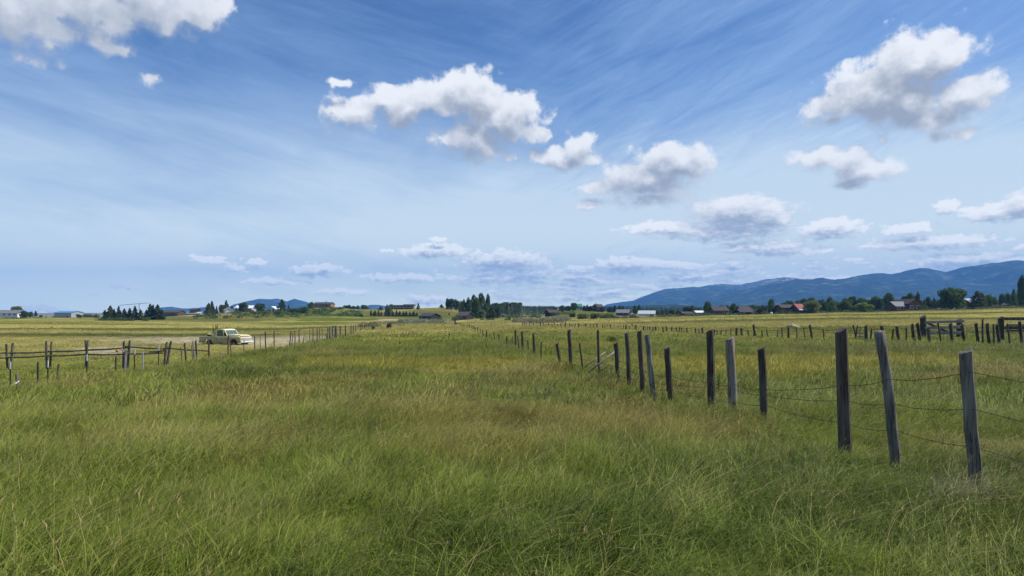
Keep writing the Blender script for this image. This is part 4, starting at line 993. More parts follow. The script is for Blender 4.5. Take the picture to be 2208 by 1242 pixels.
H('log_lodge', 'brown log lodge with a dark roof on top of the left hill', 699, 548, 652.3, 656.5, 36, 13, 'w_orange', 'r_dark', wins=6, chimney=True, base_y=663)
def modern():
    d = 545; sc = d / F; o = at(873, d); e = empty('modern_house', o, 0, 'wide modern two-storey grey house with dark glass on the crest', 'house')
    X = lambda p: (p - 873) * sc; Z = lambda y: zpix(y, d) - o.z
    MB().box(X(850), X(873), -4, 5, -3, Z(659)).box(X(873), X(894), -5, 5, -3, Z(658)).build('wall', M['w_grey'], e)
    MB().box(X(849), X(873), -5.2, 5.5, Z(659) + .003, Z(657.7)).box(X(872), X(896), -6.2, 5.5, Z(658) + .003, Z(656.2)).build('roof', M['r_grey'], e)
    MB().box(X(850), X(872), -7, -4.003, Z(664), Z(663)).box(X(872.5), X(897), -8, -5.003, Z(663.6), Z(662.4)).build('balcony', M['w_tan'], e)
    for p in (852, 860, 868): 
        f = MB().box(X(p - 2.6), X(p + 2.6), -4.06, -4.003, Z(662.7), Z(659.8)).build('window', M['r_dark'], e); MB().box(X(p - 2.2), X(p + 2.2), -4.09, -4.063, Z(662.3), Z(660.1)).build('pane', M['glass'], f)
    for p in (876, 883, 890):
        f = MB().box(X(p - 2.8), X(p + 2.8), -5.06, -5.003, Z(662.2), Z(659)).build('window', M['r_dark'], e); MB().box(X(p - 2.4), X(p + 2.4), -5.09, -5.063, Z(661.9), Z(659.4)).build('pane', M['glass'], f)
    for p in (856, 866): MB().box(X(p - 3), X(p + 3), -4.06, -4.003, Z(666.6), Z(664.4)).build('window', M['glass'], e)
    for p in (878, 888): MB().box(X(p - 3.6), X(p + 3.6), -5.06, -5.003, Z(666.6), Z(664)).build('window', M['glass'], e)
    for p in (850.5, 896): MB().box(X(p - .4), X(p + .4), -7.8, -7.2, -3, Z(663.2)).build('pillar', M['trim'], e)
modern()
H('black_barn', 'small black timber barn with a dark grey roof below the crest', 927, 330, 676, 682.3, 27, 10, 'w_dark', 'r_dark', rot=-24, wins=2, base_y=689, cat='barn')
H('dark_cabin', 'dark cabin with a steep brown-grey roof in front of the poplars', 1003, 330, 673, 680.6, 22, 9, 'w_dark', 'r_brown', rot=-20, wins=2, base_y=686.5, cat='cabin')
H('white_cottage', 'small white cottage with a grey roof half hidden right of the poplars', 1086, 470, 677, 681.3, 15, 7, 'w_white', 'r_grey', axis='y', rot=12, wins=2, base_y=686)
H('dark_roof_house', 'low house with a broad dark roof on the slope right of the forest', 1190, 430, 668.3, 674, 21, 9, 'w_dark', 'r_brown', rot=15, wins=3, base_y=679)
H('green_roof_house', 'house with a green metal roof among trees on the middle crest', 1248, 545, 655.5, 660.5, 11, 8, 'w_grey', 'r_green', wins=2, base_y=667)
H('brown_house', 'brown gabled house at the right end of the middle crest', 1289, 520, 656.3, 662, 15, 8, 'w_brown', 'r_brown', rot=20, wins=2, base_y=669)
H('ranch_house', 'low dark ranch house with a grey gabled roof behind the willows', 1344, 400, 667.8, 674.5, 26, 9, 'w_dark', 'r_grey', rot=-18, wins=3, base_y=682)
H('white_barn', 'white barn with a pale metal roof left of the hamlet', 1395, 380, 670.3, 678.5, 33, 12, 'w_white', 'r_lgrey', rot=-14, wins=0, base_y=683, cat='barn')
H('red_barn', 'small faded red barn left of the hamlet', 1479, 370, 673.2, 678.5, 20, 9, 'w_red', 'r_brown', wins=1, base_y=683, cat='barn')
H('yellow_shed', 'low yellowish shed beside the small red barn', 1507, 400, 672.6, 675, 17, 7, 'w_tan', 'r_white', wins=2, base_y=680, cat='shed')
H('brown_house', 'brown house with a broad roof at the left end of the hamlet', 1549, 360, 661.5, 670, 30, 10, 'w_brown', 'r_brown', wins=3, base_y=681, chimney=True)
e = H('brown_house', 'brown roofed house standing behind the black gabled barn', 1603, 385, 661.5, 667.5, 22, 9, 'w_brown', 'r_brown', wins=0, base_y=680)
e = H('black_barn', 'low black barn with a slate roof and front gable in the hamlet', 1606, 345, 667, 674, 32, 10, 'w_dark', 'r_dark', wins=0, base_y=680, cat='barn')
H('', '', 1606, 345, 666.5, 675.5, 18, 15, 'w_dark', 'r_dark', axis='y', parent=e, dxp=19, wins=0, door=False, base_y=680)
H('brown_house', 'long brown roofed house joined to the red roofed one', 1695, 350, 657.5, 664, 33, 10, 'w_brown', 'r_brown', wins=4, base_y=679)
e = H('red_roof_house', 'tall house with a bright red metal roof above a pale porch', 1723, 343, 656, 664.5, 20, 9, 'w_red', 'r_red', wins=2, base_y=679)
MB().add([(-2.6, -7.2, 2.3), (2.6, -7.2, 2.3), (2.6, -4.52, 3.1), (-2.6, -4.52, 3.1), (-2.6, -7.2, 2.45), (2.6, -7.2, 2.45), (2.6, -4.52, 3.25), (-2.6, -4.52, 3.25)],
         [(0, 3, 2, 1), (4, 5, 6, 7), (0, 1, 5, 4), (1, 2, 6, 5), (2, 3, 7, 6), (3, 0, 4, 7)]).build('porch_roof', M['r_lgrey'], e)
e = H('brown_barn', 'large red brown gabled barn with a low grey roofed wing', 1958, 330, 645.5, 655, 27, 12, 'w_red', 'r_brown', axis='y', wins=2, base_y=671, cat='barn')
H('', '', 1958, 330, 651, 660.5, 24, 9, 'w_red', 'r_grey', parent=e, dxp=-25, wins=2, base_y=671, door=False)
H('brown_house', 'brown house with a grey roof behind the dark tree at right', 2093, 380, 644.5, 652, 26, 11, 'w_brown', 'r_lgrey', wins=3, base_y=666)

# crane-like irrigation boom above the spruces
cr = empty('boom', at(300, 420), 0, 'thin dark lattice boom reaching over the spruces on the left', 'crane')
sc = 420 / F; o = cr.location
MB().tube([(0, 0, -2), (0, 0, zpix(655, 420) - o.z)], .16, 6).build('mast', M['post_dark'], cr)
bz = zpix(656, 420) - o.z; bm_ = MB()
for yy in (0, .6): bm_.tube([(-44 * sc, yy, zpix(658.5, 420) - o.z), (20 * sc, yy, zpix(653, 420) - o.z)], .10, 5)
for k in range(16):
    t0 = k / 16; t1 = (k + 1) / 16; a = Vector((-44 * sc, 0, zpix(658.5, 420) - o.z)).lerp(Vector((20 * sc, 0, zpix(653, 420) - o.z)), t0); b_ = Vector((-44 * sc, .6, zpix(658.5, 420) - o.z)).lerp(Vector((20 * sc, .6, zpix(653, 420) - o.z)), t1)
    bm_.tube([a, b_], .05, 4)
bm_.build('jib', M['post_dark'], cr)

# small vehicles and heaps by the far houses
def car(px, d, label, m, w=4.4, cat='car', rot=0):
    e = empty('parked_car', at(px, d), rad(rot), label, cat)
    MB().prism([(-w / 2, .35), (w / 2, .35), (w / 2, .8), (w / 2 - .9, .95), (-w / 2, 1.0)][::-1], -.85, .85).build('body', m, e, bevel=.08)
    MB().prism([(-w / 2 + .4, .98), (w / 2 - 1.2, .98), (w / 2 - 1.9, 1.5), (-w / 2 + .8, 1.5)][::-1], -.75, .75).build('cabin', M['glass'], e, bevel=.06)
    for x in (-w * .3, w * .3):
        for s in (-1, 1): MB().tube([(x, s * .7, .33), (x, s * .9, .33)], .33, 14).build('wheel', M['tyre'], e)
    return e
car(2073, 345, 'white vehicle parked by the brown house under the trees at right', M['whitep'], 7.0)
car(118, 560, 'white car parked left of the blue roofed barn', M['whitep'], 5)
car(76, 540, 'pale car parked right of the long white house', M['w_white'], 6)
car(2178, 330, 'pale pickup parked near the tall poplar at right', M['w_tan'], 7)
M['gravel'] = mat('pale gravel', (.42, .40, .37), (.32, .30, .27), 2, .95)
for px, d, w, lab in [(2026, 330, 1.6, 'small pale boulder heap left of the grey gravel heap'), (2044, 332, 2.6, 'peaked grey gravel heap below the big round tree')]:
    crumple('gravel_heap', at(px, d, .1), w, w * .7, .9 if w < 2 else 1.7, M['gravel'], lab, 'gravel heap', int(px), 3, .25)
for px, d, lab in [(1570, 345, 'white wrapped hay bale under the left house of the hamlet'), (1597, 345, 'white wrapped hay bale in front of the black barn'), (1587, 346, 'wide pale bale left of the black barn front'), (1663, 345, 'pale bale at the foot of the lone tall tree'), (915, 240, 'white boulder left of the pale track below the black barn')]:
    crumple('bale', at(px, d, .3), .75, .7, .75, M['w_white'], lab, 'bale', int(px), 3, .12)
#TREES
# ------------------------------------------------------------------ trees and bushes
def leafcloud(name, P, size, rg, tone_arr, flat=0.0, down=0.0):
    """one quad per leaf cluster at points P (n,3)"""
    n = len(P); nrm = rg.normal(0, 1, (n, 3)); nrm[:, 2] += flat; nrm /= np.linalg.norm(nrm, axis=1)[:, None]
    a = np.cross(nrm, rg.normal(0, 1, (n, 3))); a /= np.linalg.norm(a, axis=1)[:, None]; b = np.cross(nrm, a)
    s = (np.asarray(size) * rg.uniform(.6, 1.35, n))[:, None]
    k = rg.uniform(.55, 1.0, (n, 1))
    V = np.stack([P - a * s, P - b * s * k, P + a * s * .9, P + b * s * k], 1).reshape(-1, 3)
    me = npmesh(name, V, np.arange(4 * n).reshape(n, 4))
    at_ = me.attributes.new('tone', 'FLOAT', 'POINT'); at_.data.foreach_set('value', np.repeat(np.clip(tone_arr, 0, 1), 4).astype(np.float32))
    return me

def conifer(seed, n=3200, spread=.5, ragged=.35):
    rg = np.random.default_rng(seed); nb = 95; pts = []; tn = []
    for i in range(nb):
        t = (i + rg.uniform(0, 1)) / nb; z = .06 + .92 * t; rl = spread * (1 - t) ** .66 * (.55 + .45 * min(1, t * 6)) * rg.uniform(1 - ragged, 1.1) + .012
        a = rg.uniform(0, 2 * math.pi); m = int(n / nb * (.4 + 1.3 * (1 - t))); f = rg.uniform(.12, 1, m) ** .7
        w = .10 * rl + .02; x = rl * f; side = rg.normal(0, w, m) * (1.2 - .6 * f)
        zz = z - .10 * rl * f * 1.6 + rg.normal(0, .010, m) - .04 * f
        pts.append(np.stack([x * math.cos(a) - side * math.sin(a), x * math.sin(a) + side * math.cos(a), zz], -1)); tn.append(np.full(m, rg.uniform(.2, .8)) + rg.normal(0, .12, m))
    P = np.concatenate(pts); return leafcloud('crown', P * [1.6, 1.6, 1], .042, rg, np.concatenate(tn), .5)

def lobed(seed, n, lobes, size, shell=.75, gap=.12):
    """lobes: cx, cy, cz, rx, ry, rz"""
    rg = np.random.default_rng(seed); P = []; T = []
    vol = np.array([l[3] * l[4] * l[5] for l in lobes]) ** .67; vol /= vol.sum()
    for l, v in zip(lobes, vol):
        m = int(n * v); d = rg.normal(0, 1, (m, 3)); d /= np.linalg.norm(d, axis=1)[:, None]
        r = rg.uniform(shell ** 3, 1, m) ** (1 / 3) * (1 + .22 * (fbm(d[:, 0] * 2.5 + seed, d[:, 1] * 2.5 + d[:, 2] * 2.2, seed, 3) - .5) * 2)
        q = d * r[:, None] * np.array(l[3:6]) + np.array(l[:3])
        keep = fbm(q[:, 0] * 9 + seed, q[:, 1] * 9 + q[:, 2] * 8, seed + 3, 2) > gap + .2; q = q[keep]
        P.append(q); T.append(np.full(len(q), rg.uniform(.3, .7)) + rg.normal(0, .16, len(q)) )
    P = np.concatenate(P); T = np.concatenate(T); k = P[:, 2] > .015; P, T = P[k], T[k]
    return leafcloud('crown', P, size, rg, T)

def roundlobes(seed, k=15, zc=.54, rz=.40, rr=.42, s=.22):
    rg = random.Random(seed); out = [(0, 0, zc, rr * .75, rr * .75, rz * .8)]
    for i in range(k):
        a = rg.uniform(0, 2 * math.pi); e = rg.uniform(-.7, 1.0); c = math.sqrt(max(0, 1 - e * e)); q = rg.uniform(.6, .85); z = s * rg.uniform(.6, 1.1)
        out.append((math.cos(a) * c * rr * q, math.sin(a) * c * rr * q, zc + e * rz * q, z, z, z * .9))
    for i in range(4):
        a = i * 1.57 + rg.uniform(-.4, .4); out.append((math.cos(a) * .22, math.sin(a) * .22, .22, .2, .2, .17))
    return out

def trunk_mesh(h, r, limbs, seed, split=.35):
    rg = random.Random(seed); mb = MB(); mb.tube([(0, 0, -.08), (r * .3, 0, h * .35), (-r * .3, r * .2, h * .7), (0, 0, h)], [r * 1.25, r, r * .7, r * .25], 8)
    for i in range(limbs):
        z = h * rg.uniform(split, .85); a = rg.uniform(0, 6.283); l = rg.uniform(.12, .26)
        mb.tube([(0, 0, z), (math.cos(a) * l * .5, math.sin(a) * l * .5, z + l * .5), (math.cos(a) * l, math.sin(a) * l, z + l * .9)], [r * .5, r * .35, r * .12], 6)
    return mb.mesh('trunk', True)

PROTO = {}
def add_proto(kind, crowns, trunks):
    for me in crowns + trunks:
        if not me.materials: me.materials.append(M['bark'])
    PROTO[kind] = (crowns, trunks)
add_proto('spruce', [conifer(1), conifer(2, ragged=.45), conifer(3, spread=.46)], [trunk_mesh(.93, .016, 0, 1)])
add_proto('round', [lobed(11, 4200, roundlobes(1), .034), lobed(12, 4200, roundlobes(2, 17, .54, .40, .43), .034), lobed(13, 4200, roundlobes(3, 13, .56, .38, .40, .24), .034)], [trunk_mesh(.62, .022, 5, 2), trunk_mesh(.6, .025, 6, 3)])
def pop(seed, top=.12):
    rg = random.Random(seed); return [(rg.uniform(-.05, .05), rg.uniform(-.05, .05), z, r, r, .14) for z, r in [(.12, .32), (.24, .42), (.36, .48), (.48, .52), (.60, .50), (.72, .46), (.82, .38), (.91, top + .08)]]
add_proto('poplar', [lobed(21, 5000, pop(1), .034), lobed(22, 5000, pop(2, .2), .034)], [trunk_mesh(.9, .03, 3, 4, .2)])
def bushl(seed, k=9):
    rg = random.Random(seed); return [(0, 0, .35, .34, .34, .42)] + [(rg.uniform(-.34, .34), rg.uniform(-.3, .3), rg.uniform(.22, .62), rg.uniform(.16, .26), rg.uniform(.16, .26), rg.uniform(.2, .34)) for _ in range(k)]
add_proto('bush', [lobed(31, 2600, bushl(1), .032), lobed(32, 2600, bushl(2, 11), .032), lobed(33, 2200, bushl(5, 7), .036)], [trunk_mesh(.4, .02, 5, 5, .1)])
def uppy(seed):                                          # a plant of upright leafy stems
    rg = np.random.default_rng(seed); P = []; T = []
    for i in range(9):
        a = rg.uniform(0, 6.283); l = rg.uniform(.15, .42); h = rg.uniform(.6, 1.0); t = rg.uniform(.05, 1, 150) ** .8
        P.append(np.stack([math.cos(a) * l * t ** 1.3 + rg.normal(0, .025, 150), math.sin(a) * l * t ** 1.3 + rg.normal(0, .025, 150), h * t], -1)); T.append(np.full(150, rg.uniform(.3, .8)))
    return leafcloud('crown', np.concatenate(P), .03, rg, np.concatenate(T))
add_proto('stems', [uppy(41), uppy(42)], [trunk_mesh(.4, .012, 4, 6, .05)])

KN = {'spruce': ('spruce_tree', 'tree'), 'round': ('broadleaf_tree', 'tree'), 'poplar': ('poplar_tree', 'tree'), 'bush': ('shrub', 'shrub'), 'stems': ('leafy_plant', 'plant')}
CRN = {'bush': 'foliage', 'stems': 'foliage'}
def tree(kind, leaf, px, ytop, wpx, d, label, base_y=None, grp=None, var=None):
    b = at(px, d, -.05)
    if base_y is not None: b.z = min(b.z, zpix(base_y, d))
    h = zpix(ytop, d) - b.z; w = wpx / F * d
    nat = {'spruce': 1.0, 'round': .84, 'poplar': .92, 'bush': 1.0, 'stems': .8}[kind]; cr, tr = PROTO[kind]
    e = empty(KN[kind][0], b, R.uniform(0, 6.28), label, KN[kind][1], grp, (w / nat, w / nat, h))
    i = R.randrange(len(cr)) if var is None else var
    c = bpy.data.objects.new(CRN.get(kind, 'crown'), cr[i % len(cr)]); COL.objects.link(c); c.parent = e
    c.material_slots[0].link = 'OBJECT'; c.material_slots[0].material = L[leaf]
    t = bpy.data.objects.new('stem' if kind in CRN else 'trunk', tr[R.randrange(len(tr))]); COL.objects.link(t); t.parent = e
    return e
T = tree
G1 = 'spruces standing together on the left'
# far left, round the long white house and the barn
T('round', 'mid', 37, 659, 20, 560, 'rounded tree rising behind the roof of the long white house')
T('round', 'deep', 53, 669, 17, 505, 'dark broad tree at the right end of the long white house', 688)
T('round', 'deep', 67, 671, 9, 540, 'small blue-green tree just right of the long white house')
T('spruce', 'spruce', 77, 670, 8, 545, 'slim conifer behind the pale car at far left')
T('round', 'mid', 88, 679, 7, 540, 'tiny tree on the skyline right of the pale car')
T('spruce', 'spruce', 99, 682, 4, 560, 'tiny pointed conifer alone on the left skyline')
for px, yt, w, lab in [(12, 683, 22, 'leftmost dark shrub below the long white house'), (30, 682, 22, 'dark shrub below the middle of the long white house'), (46, 681, 20, 'reddish dark shrub below the right end of the long white house')]:
    T('bush', 'deep', px, yt, w, 420, lab, 695)
T('bush', 'deep', 171, 675.5, 14, 520, 'dark round shrub touching the right wall of the blue roofed barn', 686)
T('bush', 'olive', 190, 674, 26, 560, 'broad pale green mound of brush right of the blue roofed barn', 686)
T('bush', 'deep', 207, 675, 13, 500, 'dark shrub left of the spruce group', 688)
# spruce group
for px, yt, w, lf, lab in [(238, 658, 21, 'olive', 'broad olive spruce leftmost of the big group'), (226, 668, 16, 'dark', 'low spruce at the left foot of the olive one'), (246, 665, 12, 'dark', 'short spruce right behind the olive one'),
      (256, 659, 14, 'dark', 'slim dark spruce second tall one of the group'), (268, 665, 17, 'dark', 'blunt spruce under the left tip of the boom'), (280, 663, 15, 'spruce', 'greyer spruce in the middle of the group'),
      (291, 659, 16, 'spruce', 'pointed spruce right of the middle of the group'), (303, 666, 13, 'olive', 'shorter olive spruce ending the left group')]:
    T('spruce', lf, px, yt, w, 330, lab, 694, G1)
for px, yt, w, lf, lab in [(316, 667, 11, 'olive', 'low olive spruce starting the right cluster'), (324, 654, 17, 'dark', 'tallest dark spruce of the right cluster'), (330, 656, 14, 'spruce', 'spruce close beside the tallest one of the right cluster'),
      (340, 655.5, 19, 'dark', 'wide dark spruce at the right of the cluster'), (350, 667, 13, 'dark', 'low dark spruce by the left end of the long low house')]:
    T('spruce', lf, px, yt, w, 340, lab, 687, G1)
for px, yt, w, lab in [(220, 682, 28, 'dense dark shrub at the left foot of the spruces'), (243, 681, 30, 'dense shrub under the olive spruce'), (266, 682, 28, 'dense shrub under the middle spruces')]:
    T('bush', 'deep', px, yt, w, 300, lab, 698, 'shrubs under the spruces')
T('bush', 'deep', 284, 683, 16, 300, 'round shrub in front of the middle spruces', 695); T('bush', 'mid', 316, 681, 16, 300, 'round green shrub between the two spruce groups', 693); T('bush', 'deep', 300, 684, 20, 330, 'low shrub under the last spruces of the left group', 692)
# hill with white houses
T('spruce', 'olive', 450, 653, 20, 440, 'ragged spruce left of the white garage, shorter twin'); T('spruce', 'dark', 457, 648, 13, 445, 'tall narrow spruce above the dark shrubs left of the white garage')
T('spruce', 'dark', 467, 658.5, 6, 450, 'thin spire shaped spruce left of the white garage')
T('round', 'dark', 478, 656, 13, 470, 'dark rounded tree touching the white garage roof'); T('spruce', 'dark', 488, 646.5, 13, 480, 'tall pointed spruce rising behind the white garage'); T('spruce', 'dark', 500, 658, 8, 490, 'small spruce behind the right eave of the white garage')
T('spruce', 'dark', 509, 661, 4, 500, 'very thin spruce left of the white metal roof')
T('round', 'olive', 525, 652.5, 19, 490, 'olive tree standing in front of the white metal roof'); T('round', 'deep', 560, 653, 19, 490, 'dark round tree between the white roof and the white cottage')
T('spruce', 'dark', 608, 645, 20, 485, 'big leaning spruce right of the white cottage'); T('spruce', 'dark', 622, 656.5, 5, 490, 'thin lone spruce right of the big one'); T('round', 'deep', 598, 662, 10, 500, 'low dark tree at the corner of the white cottage')
for px, yt, w, lf, by, lab in [(424, 675, 20, 'deep', 693, 'left dark shrub of the thicket below the tower house'), (440, 674, 24, 'grey', 693, 'grey stemmed shrub in the middle of the thicket below the tower house'), (456, 671, 24, 'deep', 693, 'tallest shrub at the right end of the thicket'),
      (483, 679.5, 19, 'deep', 692, 'round dark shrub below the white garage'), (564, 676, 30, 'mid', 696, 'big bright dark-footed shrub on the slope behind the pickup'), (550, 682, 16, 'deep', 695, 'low dark shrub at the left foot of the big slope shrub'),
      (548, 671, 20, 'olive', 678, 'olive shrub on the slope above the big shrub'), (572, 670, 26, 'olive', 679, 'low brush below the white cottage'), (520, 677, 20, 'olive', 681, 'flat brush on the bare slope right of the garage'),
      (600, 670, 22, 'olive', 677, 'brush in front of the right side of the white cottage'), (637, 662, 34, 'deep', 675, 'long dark thicket left of the log lodge'), (655, 657, 24, 'deep', 672, 'thicket reaching the trees of the log lodge'),
      (664, 675.5, 16, 'grey', 687, 'grey green shrub on the slope below the log lodge'), (676, 672, 10, 'deep', 678, 'small dark shrub on the slope under the log lodge'), (622, 678, 12, 'olive', 684, 'small brush mid slope right of the white cottage'),
      (530, 690, 14, 'olive', 697, 'faint low shrub at the foot of the left slope')]:
    T('bush', lf, px, yt, w, 400 if by > 684 else 440, lab, by)
T('round', 'mid', 669, 651.5, 14, 520, 'round tree at the left wall of the log lodge'); T('bush', 'deep', 706, 662, 10, 530, 'small shrub under the deck of the log lodge', 668)
T('round', 'mid', 732, 662, 9, 500, 'small round tree on the ridge right of the log lodge', 671)
for px, yt, w in [(744, 657.5, 9), (753, 657, 10), (762, 659, 8), (771, 659, 8)]:
    T('round', 'deep', px, yt, w, 620, f'hazy far tree on the ridge between lodge and blue hill, {["first", "second", "third", "fourth"][[744, 753, 762, 771].index(px)]} from the lodge', 668)
T('round', 'olive', 785, 657.5, 13, 560, 'olive tree on the ridge in front of the blue hill'); T('bush', 'olive', 792, 663, 10, 560, 'low olive bush beside the ridge tree in front of the blue hill')
for px, yt, w, lf, by, lab in [(714, 681, 7, 'deep', 688, 'small dark shrub on the right slope, leftmost of four'), (734, 676.5, 12, 'deep', 684, 'dark shrub high on the right slope'), (758, 680, 15, 'deep', 689, 'largest dark round shrub low on the right slope'), (780, 676, 9, 'deep', 683, 'round shrub on the slope by the young conifers')]:
    T('bush', lf, px, yt, w, 385, lab, by)
# row of young conifers below the modern house
nm = ['first', 'second', 'third', 'fourth', 'fifth', 'sixth', 'seventh', 'eighth', 'ninth', 'tenth', 'eleventh', 'twelfth', 'thirteenth', 'fourteenth', 'fifteenth', 'sixteenth']
for i, (px, yt, w, by) in enumerate([(800, 667.5, 4.2, 677), (806, 672, 4, 678), (809, 668.5, 4.5, 677), (816, 667.5, 4.2, 678), (822, 671, 4.5, 679), (831, 670, 6, 680), (839, 670, 5, 681), (847, 669.5, 5.5, 681), (855, 668, 6, 681),
        (862, 669.5, 6, 682), (870, 671, 5.5, 682.5), (876, 671, 7, 683), (884, 672, 5, 683), (892, 671, 8, 683), (899, 672, 4, 683)]):
    T('spruce', 'dark', px, yt, w * 1.25, 400, f'{nm[i]} conifer counted from the left in the planted row below the modern house', by, 'row of young conifers below the modern house')
T('spruce', 'dark', 821, 659.5, 8, 520, 'blue-black spruce on the skyline above the conifer row'); T('poplar', 'light', 835, 657.5, 9, 430, 'pale aspen left of the modern house', 680); T('poplar', 'light', 841, 661, 8, 430, 'lower pale aspen close to the modern house', 680); T('round', 'deep', 843, 655, 8, 500, 'dark tree at the left corner of the modern house')
T('spruce', 'dark', 902, 652.5, 6, 520, 'thin pointed spruce at the right corner of the modern house'); T('spruce', 'dark', 952, 655.5, 9, 540, 'small spruce alone on the bare crest')
T('bush', 'deep', 949, 683, 16, 300, 'round dark shrub right of the black barn', 693); T('bush', 'deep', 977, 682, 8, 305, 'small dark shrub left of the dark cabin', 691)
T('bush', 'mid', 981, 681, 17, 285, 'round green shrub in front of the left gable of the dark cabin', 692); T('bush', 'deep', 969, 673, 4, 420, 'tiny dark bush on the grassy crest slope', 680)
# tall trees in the centre
T('poplar', 'deep', 965, 644, 9, 520, 'dark left end tree of the dense clump on the crest'); T('round', 'deep', 974, 643, 17, 520, 'middle tree of the dense clump on the crest'); T('round', 'deep', 984, 643.5, 13, 522, 'right tree of the dense clump on the crest')
T('poplar', 'light', 993, 650, 9, 460, 'pale poplar beginning the tall central group', 682); T('poplar', 'mid', 1000, 647, 12, 400, 'light poplar directly above the dark cabin', 684)
T('poplar', 'mid', 1010, 643, 13, 400, 'pale grey-green poplar right of the dark cabin roof', 685); T('poplar', 'deep', 1022, 637.5, 15, 405, 'broad poplar, left of the two tallest', 686, var=1); T('poplar', 'mid', 1028, 643, 16, 385, 'sunlit lower poplar in front of the tall ones', 687)
T('poplar', 'deep', 1038, 634, 17, 410, 'tallest poplar of the central group with a bushy top', 687, var=1); T('poplar', 'deep', 1052, 635.5, 10.5, 415, 'slim tall poplar at the right of the central group', 687, var=1); T('poplar', 'mid', 1048, 655, 12, 395, 'lower green poplar filling the gap between the tall ones', 687)
T('spruce', 'dark', 1060, 656, 20, 370, 'big black spruce at the right foot of the poplars', 687); T('round', 'deep', 1071, 660, 16, 385, 'dark rounded tree between the spruce and the white cottage', 687); T('round', 'light', 1040, 668, 17, 380, 'small pale tree at the foot of the poplars', 684)
for px, yt, w, lf, by, lab in [(1026, 688, 9, 'deep', 693, 'small round shrub below the poplars'), (1040, 685, 11, 'mid', 692, 'green round shrub below the pale tree'), (1053, 684, 13, 'deep', 693, 'dark shrub below the black spruce'), (1062, 686, 10, 'deep', 693, 'second dark shrub below the black spruce'),
      (1093, 684, 13, 'mid', 694, 'olive round shrub in front of the white cottage'), (1099, 681, 7, 'deep', 687, 'small shrub right of the white cottage')]:
    T('bush', lf, px, yt, w, 300, lab, by)
# middle crest and hedge
for px, yt, w, kd, lf, lab in [(1198, 663, 8, 'round', 'deep', 'low tree behind the dark roofed house on the slope'), (1213, 657.5, 9, 'round', 'dark', 'dark tree leftmost on the middle crest'), (1225, 659, 12, 'round', 'dark', 'low dark tree second on the middle crest'), (1238, 652, 13, 'round', 'deep', 'tall round tree left of the green roofed house'),
      (1258, 659, 8, 'round', 'mid', 'low tree right of the green roofed house'), (1266, 657, 12, 'spruce', 'deep', 'bushy conifer on the middle crest'), (1275, 660, 13, 'round', 'deep', 'round tree in front of the brown house on the crest'), (1285, 652.5, 5, 'spruce', 'dark', 'thin tree above the chimney side of the brown crest house'), (1300, 660, 13, 'round', 'grey', 'grey brown tree right of the brown crest house')]:
    T(kd, lf, px, yt, w, 500, lab)
T('round', 'mid', 1234, 673, 15, 330, 'small round green tree alone on the grassy slope', 685)
for px, yt, w, lf, by, lab in [(1256, 671.5, 26, 'deep', 691, 'leftmost of the three big dark bushes on the field edge'), (1280, 672, 24, 'deep', 690, 'middle one of the three big dark bushes'), (1303, 670, 30, 'mid', 690, 'widest of the three big dark bushes'), (1318, 674, 16, 'olive', 688, 'olive bush at the right end of the big bushes'),
      (1330, 678, 22, 'sage', 688, 'silver willow bush beside the olive bush'), (1348, 679, 22, 'sage', 688, 'silver willow bush in front of the ranch house'), (1365, 674, 20, 'sage', 688, 'tallest silver willow left of the white barn'), (1374, 680, 14, 'sage', 687, 'low silver willow at the corner of the white barn')]:
    T('bush', lf, px, yt, w, 245, lab, by)
for px, yt, w, lab in [(1315, 660, 14, 'left tree of the dark grove behind the ranch house'), (1326, 658, 15, 'second tree of the dark grove behind the ranch house'), (1337, 657.5, 15, 'third tree of the dark grove behind the ranch house'), (1343, 659, 10, 'right tree of the dark grove behind the ranch house')]:
    T('spruce', 'dark', px, yt, w, 520, lab, 676, 'dark grove behind the ranch house')
T('poplar', 'mid', 1369, 659.5, 8, 450, 'small poplar right of the ranch house', 679); T('poplar', 'deep', 1378, 657.5, 6.5, 450, 'darker slim poplar above the white barn', 679)
for i, (px, yt, w, kd, lf) in enumerate([(1390, 665, 12, 'round', 'deep'), (1402, 664, 12, 'round', 'mid'), (1410, 666, 10, 'spruce', 'deep'), (1419, 668, 9, 'round', 'mid'), (1428, 666, 8, 'spruce', 'dark'), (1437, 664, 7, 'spruce', 'dark'), (1446, 668, 9, 'round', 'olive'), (1454, 665, 12, 'round', 'mid'), (1462, 669, 9, 'round', 'olive')]):
    T(kd, lf, px, yt, w, 480, ['round tree behind the white barn roof', 'greener tree behind the right end of the white barn', 'conifer right behind the white barn', 'low green tree right of the white barn', 'small dark conifer left in the open scrub', 'slim dark conifer in the open scrub', 'low olive tree in the open scrub', 'rounded tree left of the small red barn', 'low olive tree at the small red barn'][i], 680)
T('bush', 'mid', 1444, 673, 9, 330, 'small round bush in the scrub between the barns', 684)
